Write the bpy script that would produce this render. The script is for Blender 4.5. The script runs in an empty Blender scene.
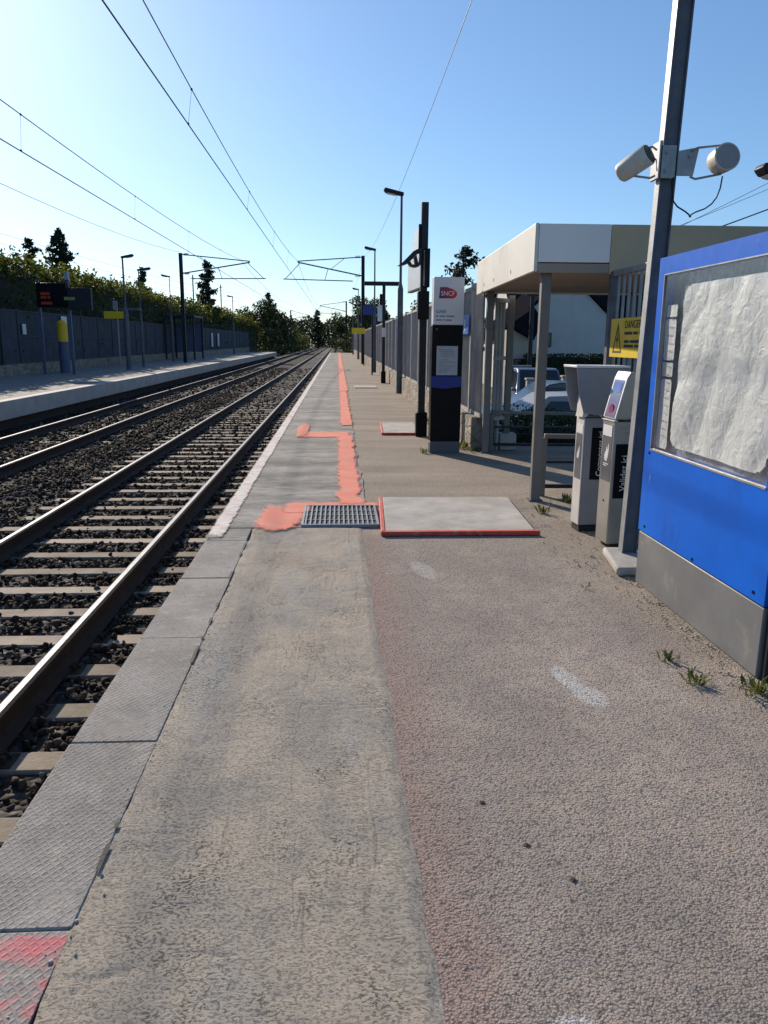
import bpy, bmesh, math, random
import numpy as np
from mathutils import Vector, Matrix, noise
random.seed(7); rng = np.random.default_rng(11)
S = bpy.context.scene; COL = S.collection
R = math.radians

# ------------------------------------------------------------------ materials
def new_mat(name):
    m = bpy.data.materials.new(name); m.use_nodes = True
    nt = m.node_tree; nt.nodes.clear()
    out = nt.nodes.new('ShaderNodeOutputMaterial')
    p = nt.nodes.new('ShaderNodeBsdfPrincipled')
    nt.links.new(p.outputs[0], out.inputs[0])
    return m, nt, p, out
def N(nt, t, **kw):
    n = nt.nodes.new(t)
    for k, v in kw.items():
        if k.startswith('i_'): n.inputs[k[2:].replace('_', ' ')].default_value = v
        else: setattr(n, k, v)
    return n
def coords(nt, scale=(1, 1, 1)):
    tc = N(nt, 'ShaderNodeTexCoord'); mp = N(nt, 'ShaderNodeMapping')
    mp.inputs['Scale'].default_value = scale
    nt.links.new(tc.outputs['Object'], mp.inputs[0]); return mp.outputs[0]
def ramp(nt, fac, stops):
    r = N(nt, 'ShaderNodeValToRGB'); e = r.color_ramp.elements
    while len(e) < len(stops): e.new(0.5)
    for el, (p, c) in zip(e, stops):
        el.position = p; el.color = (c, c, c, 1) if isinstance(c, (int, float)) else (*c, 1)
    nt.links.new(fac, r.inputs[0]); return r.outputs[0]
def mixc(nt, fac, a, b, mode='MIX'):
    m = N(nt, 'ShaderNodeMix', data_type='RGBA', blend_type=mode)
    for sock, v in ((0, fac), (6, a), (7, b)):
        if isinstance(v, (int, float)): m.inputs[sock].default_value = v
        elif isinstance(v, tuple): m.inputs[sock].default_value = (*v, 1)
        else: nt.links.new(v, m.inputs[sock])
    return m.outputs[2]
def mathn(nt, op, a, b=0.0, clamp=False):
    m = N(nt, 'ShaderNodeMath', operation=op, use_clamp=clamp)
    for i, v in enumerate((a, b)):
        if isinstance(v, (int, float)): m.inputs[i].default_value = v
        else: nt.links.new(v, m.inputs[i])
    return m.outputs[0]
def noise_t(nt, vec, scale, detail=4, rough=0.55, dist=0.0):
    n = N(nt, 'ShaderNodeTexNoise'); n.inputs['Scale'].default_value = scale
    n.inputs['Detail'].default_value = detail; n.inputs['Roughness'].default_value = rough
    n.inputs['Distortion'].default_value = dist
    nt.links.new(vec, n.inputs['Vector']); return n.outputs[0]
def bump(nt, p, height, strength, dist=0.01, prev=None):
    b = N(nt, 'ShaderNodeBump'); b.inputs['Strength'].default_value = strength
    b.inputs['Distance'].default_value = dist
    nt.links.new(height, b.inputs['Height'])
    if prev is not None: nt.links.new(prev, b.inputs['Normal'])
    nt.links.new(b.outputs[0], p.inputs['Normal']); return b.outputs[0]

def simple(name, c, rough=0.6, metal=0.0, var=0.25, scale=6.0, bmp=0.15, stain=None, spec=0.4):
    """a paint / metal / concrete with two scales of dirt and a fine bump"""
    m, nt, p, o = new_mat(name); v = coords(nt)
    n1 = noise_t(nt, v, scale, 6, 0.6); n2 = noise_t(nt, v, scale*7, 4)
    dark = tuple(x*(1-var) for x in c); lite = tuple(min(1, x*(1+var*0.6)) for x in c)
    col = mixc(nt, ramp(nt, n1, [(0.3, 0), (0.7, 1)]), dark, lite)
    if stain: col = mixc(nt, ramp(nt, noise_t(nt, v, scale*0.6, 8, 0.7), [(0.56, 0), (0.68, 0.8)]), col, stain)
    nt.links.new(col, p.inputs['Base Color'])
    p.inputs['Metallic'].default_value = metal; p.inputs['Specular IOR Level'].default_value = spec
    if spec == 0: p.inputs['IOR'].default_value = 1.0
    rr = N(nt, 'ShaderNodeMapRange'); rr.inputs[3].default_value = max(0.05, rough-0.12); rr.inputs[4].default_value = min(1, rough+0.12)
    nt.links.new(n2, rr.inputs[0]); nt.links.new(rr.outputs[0], p.inputs['Roughness'])
    if bmp: bump(nt, p, n2, bmp, 0.004)
    return m
def emit(name, c, s):
    m, nt, p, o = new_mat(name); p.inputs['Base Color'].default_value = (*[x*0.08 for x in c], 1)
    p.inputs['Emission Color'].default_value = (*c, 1); p.inputs['Emission Strength'].default_value = s; return m
def leaf_mat(name, dark, lite, trans=0.35):
    m, nt, p, o = new_mat(name)
    g = N(nt, 'ShaderNodeNewGeometry'); v = coords(nt)
    f = mathn(nt, 'ADD', mathn(nt, 'MULTIPLY', g.outputs['Random Per Island'], 0.6), mathn(nt, 'MULTIPLY', noise_t(nt, v, 0.9, 3), 0.5))
    col = ramp(nt, f, [(0.25, dark), (0.85, lite)])
    nt.links.new(col, p.inputs['Base Color']); p.inputs['Roughness'].default_value = 0.6
    p.inputs['Specular IOR Level'].default_value = 0.2
    t = N(nt, 'ShaderNodeBsdfTranslucent'); mx = N(nt, 'ShaderNodeMixShader'); mx.inputs[0].default_value = trans
    nt.links.new(mixc(nt, 1.0, col, (1.35, 1.25, 0.6), 'MULTIPLY'), t.inputs[0])
    nt.links.new(p.outputs[0], mx.inputs[1]); nt.links.new(t.outputs[0], mx.inputs[2]); nt.links.new(mx.outputs[0], o.inputs[0])
    return m

M = {}
M['galv'] = simple('galvanised_steel', (0.30, 0.31, 0.32), 0.5, 0.35, 0.25, 9)
M['galv_dark'] = simple('weathered_galvanised_steel', (0.115, 0.125, 0.145), 0.55, 0.1, 0.3, 7, spec=0.25)
M['fence_grey'] = simple('grey_fence_coating', (0.36, 0.35, 0.335), 0.6, 0.0, 0.25, 3)
M['fence_left'] = simple('slate_blue_fence_coating', (0.075, 0.085, 0.105), 0.7, 0.0, 0.25, 2, spec=0.15)
M['post_dark'] = simple('dark_post_paint', (0.022, 0.025, 0.032), 0.5, 0.0, 0.25, 8, spec=0.2)
M['black'] = simple('black_paint', (0.006, 0.006, 0.008), 0.4, 0, 0.3, 8, 0.03, spec=0.12)
M['rubber'] = simple('black_rubber', (0.015, 0.015, 0.016), 0.8)
M['white'] = simple('white_paint', (0.72, 0.72, 0.70), 0.45, 0, 0.08, 4, 0.04)
M['sign_white'] = simple('white_sign_face', (0.62, 0.63, 0.66), 0.35, 0, 0.06, 3, 0.02)
M['cream'] = simple('cream_fascia_paint', (0.66, 0.625, 0.555), 0.5, 0, 0.10, 2, 0.08, stain=(0.42, 0.38, 0.31))
M['fascia_grey'] = simple('pale_fascia_panel', (0.80, 0.77, 0.73), 0.5, 0, 0.06, 2, 0.05)
M['olive'] = simple('olive_panel', (0.50, 0.39, 0.25), 0.6, 0, 0.15, 2, 0.05)  # one olive tone for the right part of the front fascia
M['soffit'] = simple('tan_soffit_boards', (0.33, 0.27, 0.21), 0.7, 0, 0.2, 2)
M['canopy_post'] = simple('taupe_post_paint', (0.17, 0.16, 0.145), 0.55, 0.0, 0.15, 6)
M['blue'] = simple('bright_blue_enamel', (0.002, 0.12, 0.62), 0.45, 0, 0.14, 2.2, 0.03, spec=0.12, stain=(0.004, 0.15, 0.62))
def scuff(m, c, scale, lo, hi, amt):
    nt = m.node_tree; p = next(n for n in nt.nodes if n.type == 'BSDF_PRINCIPLED'); lk = p.inputs['Base Color'].links[0]; old = lk.from_socket
    col = mixc(nt, ramp(nt, noise_t(nt, coords(nt, scale), 1.0, 6, 0.65, 0.3), [(lo, 0), (hi, amt)]), old, c); nt.links.new(col, p.inputs['Base Color'])
scuff(M['blue'], (0.42, 0.50, 0.62), (9, 11, 4.5), 0.69, 0.76, 0.55); scuff(M['blue'], (0.01, 0.05, 0.30), (3, 5, 2), 0.56, 0.7, 0.35)
M['blue_dark'] = simple('navy_blue_enamel', (0.01, 0.03, 0.22), 0.35, 0, 0.12, 3, 0.03)
M['blue_sign'] = simple('mid_blue_sign_paint', (0.02, 0.13, 0.50), 0.4, 0, 0.1, 3, 0.03)
M['plinth'] = simple('grey_plinth_paint', (0.160, 0.164, 0.168), 0.5, 0, 0.2, 3, 0.08, stain=(0.20, 0.195, 0.185))
M['yellow'] = simple('yellow_sign_paint', (0.74, 0.51, 0.02), 0.45, 0, 0.1, 4, 0.03)
M['navy_col'] = simple('slate_blue_column_paint', (0.075, 0.105, 0.18), 0.5, 0, 0.15, 3)
M['red_edge'] = simple('red_edge_paint', (0.62, 0.085, 0.055), 0.6, 0, 0.3, 9, 0.2, stain=(0.45, 0.25, 0.2))
M['plate'] = simple('worn_grey_plate', (0.42, 0.39, 0.355), 0.8, 0.0, 0.32, 3, 0.3, stain=(0.27, 0.25, 0.23))
M['val_white'] = simple('dirty_white_machine_paint', (0.62, 0.58, 0.54), 0.45, 0, 0.12, 4, 0.05, stain=(0.50, 0.40, 0.34))
M['val_steel'] = simple('brushed_steel_panel', (0.42, 0.40, 0.36), 0.38, 0.6, 0.15, 5, 0.05)
M['val_grey'] = simple('grey_machine_paint', (0.24, 0.25, 0.27), 0.4, 0, 0.12, 5, 0.05)
M['val_dgrey'] = simple('dark_grey_sticker', (0.10, 0.10, 0.11), 0.5, 0, 0.1, 5, 0.02)
M['concrete'] = simple('pale_concrete', (0.40, 0.375, 0.34), 0.85, 0, 0.25, 7, 0.5)
M['speaker'] = simple('ivory_plastic', (0.58, 0.54, 0.45), 0.5, 0, 0.12, 9, 0.05, stain=(0.42, 0.37, 0.28))
M['speaker_face'] = simple('grey_perforated_grille', (0.30, 0.29, 0.28), 0.7, 0, 0.1, 60, 0.3)
M['rail_side'] = simple('rusty_rail_steel', (0.045, 0.028, 0.020), 0.85, 0.0, 0.35, 8, 0.4)
M['rail_top'] = simple('polished_rail_head', (0.42, 0.43, 0.46), 0.6, 0.15, 0.15, 3, 0.03, spec=0.1)
M['wire'] = simple('weathered_copper_wire', (0.06, 0.06, 0.065), 0.6, 0.3, 0.2, 2, 0)
M['insul'] = simple('brown_insulator', (0.08, 0.05, 0.04), 0.3)
M['house_white'] = simple('white_render', (0.56, 0.53, 0.50), 0.85, 0, 0.10, 1.5, 0.1)
M['house_tan'] = simple('tan_render', (0.40, 0.34, 0.27), 0.85, 0, 0.12, 1.5, 0.1)
M['slate'] = simple('dark_slate_tiles', (0.016, 0.016, 0.02), 0.95, 0, 0.3, 5, 0.3, spec=0)
M['trim'] = simple('dark_trim', (0.05, 0.045, 0.04), 0.5)
M['glass_dark'] = simple('dark_window_glass', (0.02, 0.025, 0.03), 0.08, 0, 0.1, 2, 0, spec=0.6)
M['car_silver'] = simple('silver_car_paint', (0.28, 0.29, 0.30), 0.4, 0.1, 0.05, 3, 0)
M['car_blue'] = simple('pale_blue_car_paint', (0.12, 0.16, 0.24), 0.35, 0.1, 0.05, 3, 0)
M['car_dark'] = simple('charcoal_car_paint', (0.06, 0.065, 0.075), 0.25, 0.2, 0.05, 3, 0)
M['rim'] = simple('alloy_rim', (0.45, 0.45, 0.46), 0.35, 0.8, 0.1, 5, 0)
M['lens'] = simple('clear_lamp_lens', (0.7, 0.7, 0.68), 0.15, 0, 0.05, 5, 0)
M['bark'] = simple('rough_bark', (0.055, 0.042, 0.032), 0.9, 0, 0.35, 9, 0.6)
M['hedge_leaf'] = leaf_mat('hedge_leaf', (0.016, 0.025, 0.008), (0.115, 0.135, 0.034), 0.48)
M['core'] = simple('dark_shade_core', (0.012, 0.017, 0.008), 0.9, 0, 0.4, 3)  # near-black core colour standing in for shade inside the leaves
M['conifer'] = leaf_mat('conifer_needles', (0.014, 0.022, 0.012), (0.036, 0.052, 0.026), 0.12)
M['bush_leaf'] = leaf_mat('shrub_leaf', (0.014, 0.024, 0.008), (0.055, 0.075, 0.022), 0.22)
M['far_leaf'] = leaf_mat('far_tree_leaf', (0.014, 0.022, 0.010), (0.052, 0.068, 0.028), 0.2)
M['weed'] = leaf_mat('weed_blade', (0.05, 0.075, 0.02), (0.16, 0.18, 0.06), 0.3)
M['soil'] = simple('dark_soil', (0.085, 0.068, 0.05), 0.95, 0, 0.35, 4, 0.6)
M['ink'] = simple('black_print', (0.02, 0.02, 0.022), 0.6, 0, 0.1, 4, 0)
M['ink_grey'] = simple('grey_print', (0.20, 0.20, 0.22), 0.6, 0, 0.1, 4, 0)
M['logo_purple'] = None
M['brown_seal'] = simple('dark_joint', (0.03, 0.027, 0.024), 0.9)

scuff(M['plinth'], (0.30, 0.27, 0.22), (4, 6, 5), 0.60, 0.72, 0.5); scuff(M['plinth'], (0.06, 0.055, 0.05), (12, 22, 9), 0.66, 0.74, 0.5); scuff(M['red_edge'], (0.42, 0.33, 0.28), (10, 14, 10), 0.55, 0.66, 0.7); scuff(M['val_white'], (0.48, 0.36, 0.29), (8, 8, 2.5), 0.52, 0.68, 0.5); scuff(M['val_steel'], (0.50, 0.42, 0.30), (8, 8, 2.0), 0.52, 0.7, 0.5); scuff(M['cream'], (0.40, 0.36, 0.29), (6, 3.0, 0.7), 0.60, 0.72, 0.4)
def gradient_mat(name, stops, axis=0, scale=1.0, off=0.0, rough=0.4):
    m, nt, p, o = new_mat(name); v = coords(nt); s = N(nt, 'ShaderNodeSeparateXYZ'); nt.links.new(v, s.inputs[0])
    f = mathn(nt, 'ADD', mathn(nt, 'MULTIPLY', s.outputs[axis], scale), off, True)
    nt.links.new(ramp(nt, f, stops), p.inputs['Base Color']); p.inputs['Roughness'].default_value = rough; return m

# ---- ground surfaces
def surf_patch():
    m, nt, p, o = new_mat('trowelled_repair_concrete'); v = coords(nt); vs = coords(nt, (1.0, 0.35, 1)); vx = coords(nt, (0.35, 1.3, 1))
    big = noise_t(nt, v, 2.1, 7, 0.66, 0.3); mid = noise_t(nt, vs, 7, 7, 0.7, 0.3); rip = noise_t(nt, vx, 24, 6, 0.68, 0.4)
    fine = noise_t(nt, v, 240, 4, 0.7); sand = noise_t(nt, coords(nt, (0.8, 1.1, 1)), 120, 6, 0.75); hole = noise_t(nt, v, 34, 3, 0.55)
    zone = ramp(nt, noise_t(nt, coords(nt, (1.2, 0.6, 1)), 3.4, 5, 0.65), [(0.52, 0), (0.66, 1)])      # places the trowel left open
    col = mixc(nt, ramp(nt, big, [(0.36, 0), (0.62, 1)]), (0.37, 0.338, 0.295), (0.52, 0.445, 0.355))
    col = mixc(nt, ramp(nt, mid, [(0.36, 0.4), (0.50, 0)]), col, (0.29, 0.268, 0.24))
    col = mixc(nt, ramp(nt, noise_t(nt, coords(nt, (1.6, 0.22, 1)), 2.6, 6, 0.62), [(0.54, 0), (0.66, 0.7)]), col, (0.43, 0.415, 0.385))
    col = mixc(nt, ramp(nt, noise_t(nt, v, 1.4, 4), [(0.56, 0), (0.7, 0.45)]), col, (0.44, 0.335, 0.255))
    pits = mathn(nt, 'MULTIPLY', ramp(nt, sand, [(0.36, 1), (0.47, 0)]), mathn(nt, 'ADD', mathn(nt, 'MULTIPLY', zone, 0.6), 0.22))
    col = mixc(nt, mathn(nt, 'MULTIPLY', pits, 0.45), col, (0.20, 0.178, 0.152))
    hl = ramp(nt, hole, [(0.735, 0), (0.755, 1)]); col = mixc(nt, mathn(nt, 'MULTIPLY', hl, 0.9), col, (0.05, 0.043, 0.038))
    # ledges where one pass of the trowel ended
    st1 = ramp(nt, noise_t(nt, coords(nt, (2.6, 0.20, 1)), 1.5, 4, 0.55), [(0.495, 0), (0.505, 1)]); st2 = ramp(nt, noise_t(nt, coords(nt, (0.8, 1.6, 1)), 1.7, 5, 0.6), [(0.535, 0), (0.545, 1)])
    def crack(vec, sc, w_, lo, hi, sd):
        n = noise_t(nt, vec, sc, 4, 0.55); return mathn(nt, 'MULTIPLY', ramp(nt, mathn(nt, 'ABSOLUTE', mathn(nt, 'SUBTRACT', n, 0.5)), [(0.0, 1), (w_, 0)]), ramp(nt, noise_t(nt, v, sd, 5, 0.7), [(lo, 0), (hi, 1)]))
    ck = mathn(nt, 'MAXIMUM', crack(coords(nt, (2.6, 0.20, 1)), 1.5, 0.006, 0.50, 0.58, 4.1), crack(coords(nt, (0.8, 1.6, 1)), 1.7, 0.005, 0.56, 0.62, 5.3))
    col = mixc(nt, mathn(nt, 'MULTIPLY', ck, 0.4), col, (0.12, 0.078, 0.068))
    col = mixc(nt, ramp(nt, fine, [(0.30, 0.35), (0.44, 0)]), col, (0.16, 0.14, 0.12))
    nt.links.new(col, p.inputs['Base Color']); p.inputs['Roughness'].default_value = 0.95; p.inputs['Specular IOR Level'].default_value = 0.12
    b = bump(nt, p, mid, 0.25, 0.015); b = bump(nt, p, rip, 0.32, 0.012, b); b = bump(nt, p, mathn(nt, 'ADD', st1, st2), 0.45, 0.003, b)
    b = bump(nt, p, mathn(nt, 'SUBTRACT', 1.0, mathn(nt, 'MAXIMUM', pits, hl)), 0.8, 0.005, b); b = bump(nt, p, sand, 0.75, 0.007, b); bump(nt, p, fine, 0.8, 0.003, b)
    return m
def surf_asphalt():
    m, nt, p, o = new_mat('coarse_worn_asphalt'); v = coords(nt); vw = coords(nt, (1, 0.8, 1))
    vo = N(nt, 'ShaderNodeTexVoronoi'); vo.inputs['Scale'].default_value = 135
    dn = N(nt, 'ShaderNodeTexNoise'); dn.inputs['Scale'].default_value = 45; dn.inputs['Detail'].default_value = 3; nt.links.new(v, dn.inputs['Vector'])
    dv = N(nt, 'ShaderNodeVectorMath', operation='SCALE'); dv.inputs['Scale'].default_value = 0.013; nt.links.new(dn.outputs['Color'], dv.inputs[0])
    da = N(nt, 'ShaderNodeVectorMath', operation='ADD'); nt.links.new(v, da.inputs[0]); nt.links.new(dv.outputs[0], da.inputs[1]); nt.links.new(da.outputs[0], vo.inputs['Vector'])
    bw = N(nt, 'ShaderNodeSeparateColor'); nt.links.new(vo.outputs['Color'], bw.inputs[0])
    big = noise_t(nt, vw, 1.3, 6, 0.6, 0.5); mid = noise_t(nt, v, 9, 5, 0.6); grit = noise_t(nt, v, 80, 4, 0.62, 0.0); fine = noise_t(nt, v, 230, 3, 0.65)
    sp = N(nt, 'ShaderNodeSeparateXYZ'); nt.links.new(v, sp.inputs[0])
    col = mixc(nt, ramp(nt, big, [(0.33, 0), (0.67, 1)]), (0.26, 0.216, 0.184), (0.455, 0.376, 0.304))
    col = mixc(nt, ramp(nt, mid, [(0.35, 0.45), (0.6, 0)]), col, (0.235, 0.205, 0.192))
    col = mixc(nt, mathn(nt, 'MULTIPLY', bw.outputs[0], 0.30), col, (0.36, 0.33, 0.30))
    # reddish band that follows the repair's edge
    wob = mathn(nt, 'MULTIPLY', mathn(nt, 'SUBTRACT', noise_t(nt, v, 2.5, 4), 0.5), 0.35)
    red = mathn(nt, 'SUBTRACT', 1.0, mathn(nt, 'MULTIPLY', mathn(nt, 'ADD', mathn(nt, 'SUBTRACT', sp.outputs[0], 0.22), wob), 4.5), True)
    near = mathn(nt, 'LESS_THAN', sp.outputs[1], 5.5)
    redf = mathn(nt, 'MULTIPLY', mathn(nt, 'MULTIPLY', red, near), mathn(nt, 'ADD', mathn(nt, 'MULTIPLY', big, 0.9), 0.05))
    col = mixc(nt, redf, col, (0.30, 0.175, 0.15))
    # sandy, dusty ground further along and beside the machines
    dust = mathn(nt, 'MULTIPLY', mathn(nt, 'SUBTRACT', sp.outputs[1], 4.9), 0.55, True)
    dust = mathn(nt, 'MULTIPLY', dust, 0.8)
    side = mathn(nt, 'MULTIPLY', mathn(nt, 'ADD', mathn(nt, 'SUBTRACT', sp.outputs[0], 1.42), wob), 3.2, True)
    dust = mathn(nt, 'MAXIMUM', dust, mathn(nt, 'MULTIPLY', side, 0.75))
    vx = coords(nt, (0.25, 1.2, 1))
    dcol = mixc(nt, ramp(nt, noise_t(nt, vx, 1.6, 6, 0.6, 0.3), [(0.34, 0), (0.66, 1)]), (0.26, 0.215, 0.168), (0.44, 0.365, 0.285))
    col = mixc(nt, dust, col, dcol)
    # pale splashes of spilt paint
    def splash(cx, cy, rx, ry, rot):
        mp = N(nt, 'ShaderNodeMapping', vector_type='TEXTURE'); mp.inputs['Location'].default_value = (cx, cy, 0)
        mp.inputs['Rotation'].default_value = (0, 0, rot); mp.inputs['Scale'].default_value = (rx, ry, 1); nt.links.new(v, mp.inputs[0])
        ln = N(nt, 'ShaderNodeVectorMath', operation='LENGTH'); nt.links.new(mp.outputs[0], ln.inputs[0])
        return ramp(nt, mathn(nt, 'ADD', ln.outputs['Value'], mathn(nt, 'SUBTRACT', mathn(nt, 'MULTIPLY', fine, 0.9), 0.45)), [(0.85, 0.85), (1.12, 0)])
    sf = mathn(nt, 'MAXIMUM', splash(1.02, 2.83, 0.065, 0.11, 0.25), splash(0.97, 3.0, 0.05, 0.13, 0.12)); sf = mathn(nt, 'MAXIMUM', sf, splash(0.485, 1.29, 0.06, 0.05, 0.3))
    sf = mathn(nt, 'MAXIMUM', sf, mathn(nt, 'MULTIPLY', splash(0.53, 4.6, 0.07, 0.2, 0.2), 0.6))
    col = mixc(nt, sf, col, (0.52, 0.50, 0.47))
    pit = mathn(nt, 'ADD', vo.outputs['Distance'], mathn(nt, 'MULTIPLY', mathn(nt, 'SUBTRACT', 0.5, grit), 1.5))
    col = mixc(nt, ramp(nt, pit, [(0.48, 0), (0.85, 0.75)]), col, (0.075, 0.066, 0.060))
    grain = mathn(nt, 'SUBTRACT', 1.0, pit)
    nt.links.new(col, p.inputs['Base Color']); p.inputs['Roughness'].default_value = 0.9; p.inputs['Specular IOR Level'].default_value = 0.2
    b = bump(nt, p, grain, 0.5, 0.006); b = bump(nt, p, mid, 0.25, 0.02, b); bump(nt, p, fine, 0.5, 0.003, b)
    return m
def surf_far():
    m, nt, p, o = new_mat('streaky_grey_platform'); v = coords(nt); vx = coords(nt, (0.35, 1.0, 1))
    a = noise_t(nt, vx, 2.2, 8, 0.7, 0.3); b_ = noise_t(nt, vx, 11, 7, 0.72, 0.3); fine = noise_t(nt, v, 95, 5, 0.75); blot = noise_t(nt, v, 1.1, 5, 0.65)
    col = mixc(nt, ramp(nt, a, [(0.36, 0), (0.62, 1)]), (0.19, 0.178, 0.163), (0.40, 0.372, 0.332))
    col = mixc(nt, ramp(nt, b_, [(0.38, 0.65), (0.50, 0)]), col, (0.12, 0.115, 0.108))
    col = mixc(nt, ramp(nt, blot, [(0.52, 0), (0.66, 0.6)]), col, (0.46, 0.435, 0.40))
    col = mixc(nt, ramp(nt, fine, [(0.36, 0.6), (0.48, 0)]), col, (0.09, 0.085, 0.08))
    nt.links.new(col, p.inputs['Base Color']); p.inputs['Roughness'].default_value = 0.9; p.inputs['Specular IOR Level'].default_value = 0.15
    bb = bump(nt, p, b_, 0.5, 0.015); bump(nt, p, fine, 0.5, 0.006, bb)
    return m
def surf_edge():
    m, nt, p, o = new_mat('diamond_pattern_edge_slab'); v = coords(nt)
    def wave(rot):
        mp = N(nt, 'ShaderNodeMapping'); mp.inputs['Rotation'].default_value = (0, 0, rot); tc = N(nt, 'ShaderNodeTexCoord')
        nt.links.new(tc.outputs['Object'], mp.inputs[0])
        w = N(nt, 'ShaderNodeTexWave'); w.inputs['Scale'].default_value = 15.5; w.inputs['Distortion'].default_value = 0.4; w.inputs['Detail'].default_value = 1
        nt.links.new(mp.outputs[0], w.inputs[0]); return w.outputs['Fac']
    w1, w2 = wave(R(38)), wave(R(-38))
    dia = mathn(nt, 'MAXIMUM', ramp(nt, w1, [(0.62, 0), (0.95, 1)]), ramp(nt, w2, [(0.62, 0), (0.95, 1)]))
    big = noise_t(nt, v, 2.2, 6, 0.62); mid = noise_t(nt, v, 11, 5); fine = noise_t(nt, v, 160, 3)
    wear = ramp(nt, noise_t(nt, v, 3.1, 5), [(0.35, 0.15), (0.6, 1)])
    diaw = mathn(nt, 'MULTIPLY', dia, wear)
    col = mixc(nt, ramp(nt, big, [(0.34, 0), (0.66, 1)]), (0.19, 0.175, 0.16), (0.33, 0.305, 0.28))
    col = mixc(nt, mathn(nt, 'MULTIPLY', diaw, 0.40), col, (0.30, 0.285, 0.27))
    col = mixc(nt, ramp(nt, mid, [(0.56, 0), (0.70, 0.6)]), col, (0.40, 0.365, 0.32)); col = mixc(nt, ramp(nt, noise_t(nt, v, 70, 5, 0.75), [(0.36, 0.6), (0.48, 0)]), col, (0.09, 0.085, 0.08))
    sp = N(nt, 'ShaderNodeSeparateXYZ'); nt.links.new(v, sp.inputs[0])
    near = mathn(nt, 'LESS_THAN', sp.outputs[1], 1.615)
    pk = mathn(nt, 'MULTIPLY', ramp(nt, noise_t(nt, coords(nt, (1, 2.2, 1)), 6.5, 5, 0.65, 0.6), [(0.47, 0), (0.62, 0.75)]), near)
    col = mixc(nt, pk, col, (0.62, 0.13, 0.15))
    nt.links.new(col, p.inputs['Base Color']); p.inputs['Roughness'].default_value = 0.85; p.inputs['Specular IOR Level'].default_value = 0.25
    b = bump(nt, p, diaw, 0.4, 0.005); b = bump(nt, p, mid, 0.3, 0.012, b); bump(nt, p, fine, 0.4, 0.003, b)
    return m
def surf_ballast():
    m, nt, p, o = new_mat('dark_ballast_bed'); v = coords(nt)
    vo = N(nt, 'ShaderNodeTexVoronoi'); vo.inputs['Scale'].default_value = 17; nt.links.new(v, vo.inputs['Vector'])
    bw = N(nt, 'ShaderNodeSeparateColor'); nt.links.new(vo.outputs['Color'], bw.inputs[0])
    col = ramp(nt, bw.outputs[0], [(0.0, (0.030, 0.025, 0.022)), (0.7, (0.085, 0.072, 0.062)), (1.0, (0.17, 0.15, 0.13))])
    nt.links.new(col, p.inputs['Base Color']); p.inputs['Roughness'].default_value = 0.95; p.inputs['Specular IOR Level'].default_value = 0.1
    h = mathn(nt, 'MULTIPLY', mathn(nt, 'SUBTRACT', 1.0, vo.outputs['Distance']), bw.outputs[1])
    bump(nt, p, h, 1.0, 0.08)
    return m
def stone_mat():
    m, nt, p, o = new_mat('ballast_stone'); g = N(nt, 'ShaderNodeNewGeometry')
    col = ramp(nt, g.outputs['Random Per Island'], [(0.0, (0.016, 0.0115, 0.008)), (0.6, (0.052, 0.038, 0.028)), (0.93, (0.10, 0.082, 0.066)), (1.0, (0.26, 0.225, 0.185))])
    nt.links.new(col, p.inputs['Base Color']); p.inputs['Roughness'].default_value = 0.9; p.inputs['Specular IOR Level'].default_value = 0.15
    return m
def spray(name, c, lo, hi, sc=7.0):
    """sprayed paint: thin where the rough concrete shows through"""
    m, nt, p, o = new_mat(name); v = coords(nt)
    n = noise_t(nt, v, sc, 7, 0.7, 0.3); n2 = noise_t(nt, v, 60, 3)
    col = mixc(nt, ramp(nt, n, [(lo, 0.75), (hi, 0.0)]), c, (0.50, 0.30, 0.24))
    col = mixc(nt, ramp(nt, noise_t(nt, v, 3.0, 3), [(0.4, 0), (0.7, 0.5)]), col, tuple(min(1, x*1.25+0.05) for x in c))
    nt.links.new(col, p.inputs['Base Color']); p.inputs['Roughness'].default_value = 0.85
    at = N(nt, 'ShaderNodeAttribute', attribute_name='cover')
    al = mathn(nt, 'ADD', at.outputs['Fac'], mathn(nt, 'MULTIPLY', mathn(nt, 'SUBTRACT', mathn(nt, 'ADD', mathn(nt, 'MULTIPLY', noise_t(nt, v, 14, 6, 0.7), 0.6), mathn(nt, 'MULTIPLY', noise_t(nt, v, 110, 3, 0.6), 0.4)), 0.5), 2.2))
    nt.links.new(ramp(nt, al, [(0.08, 0), (0.42, 0.95)]), p.inputs['Alpha'])
    bump(nt, p, n2, 0.6, 0.006); return m
def surf_sleeper():
    m, nt, p, o = new_mat('dusty_concrete_sleeper'); v = coords(nt); oi = N(nt, 'ShaderNodeObjectInfo')
    n = noise_t(nt, v, 6, 6, 0.65); f = mathn(nt, 'ADD', mathn(nt, 'MULTIPLY', n, 0.7), mathn(nt, 'MULTIPLY', oi.outputs['Random'], 0.3))
    col = ramp(nt, f, [(0.3, (0.15, 0.118, 0.085)), (0.68, (0.37, 0.305, 0.235))])
    nt.links.new(col, p.inputs['Base Color']); p.inputs['Roughness'].default_value = 0.9
    bump(nt, p, noise_t(nt, v, 40, 4), 0.4, 0.008); return m
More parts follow.
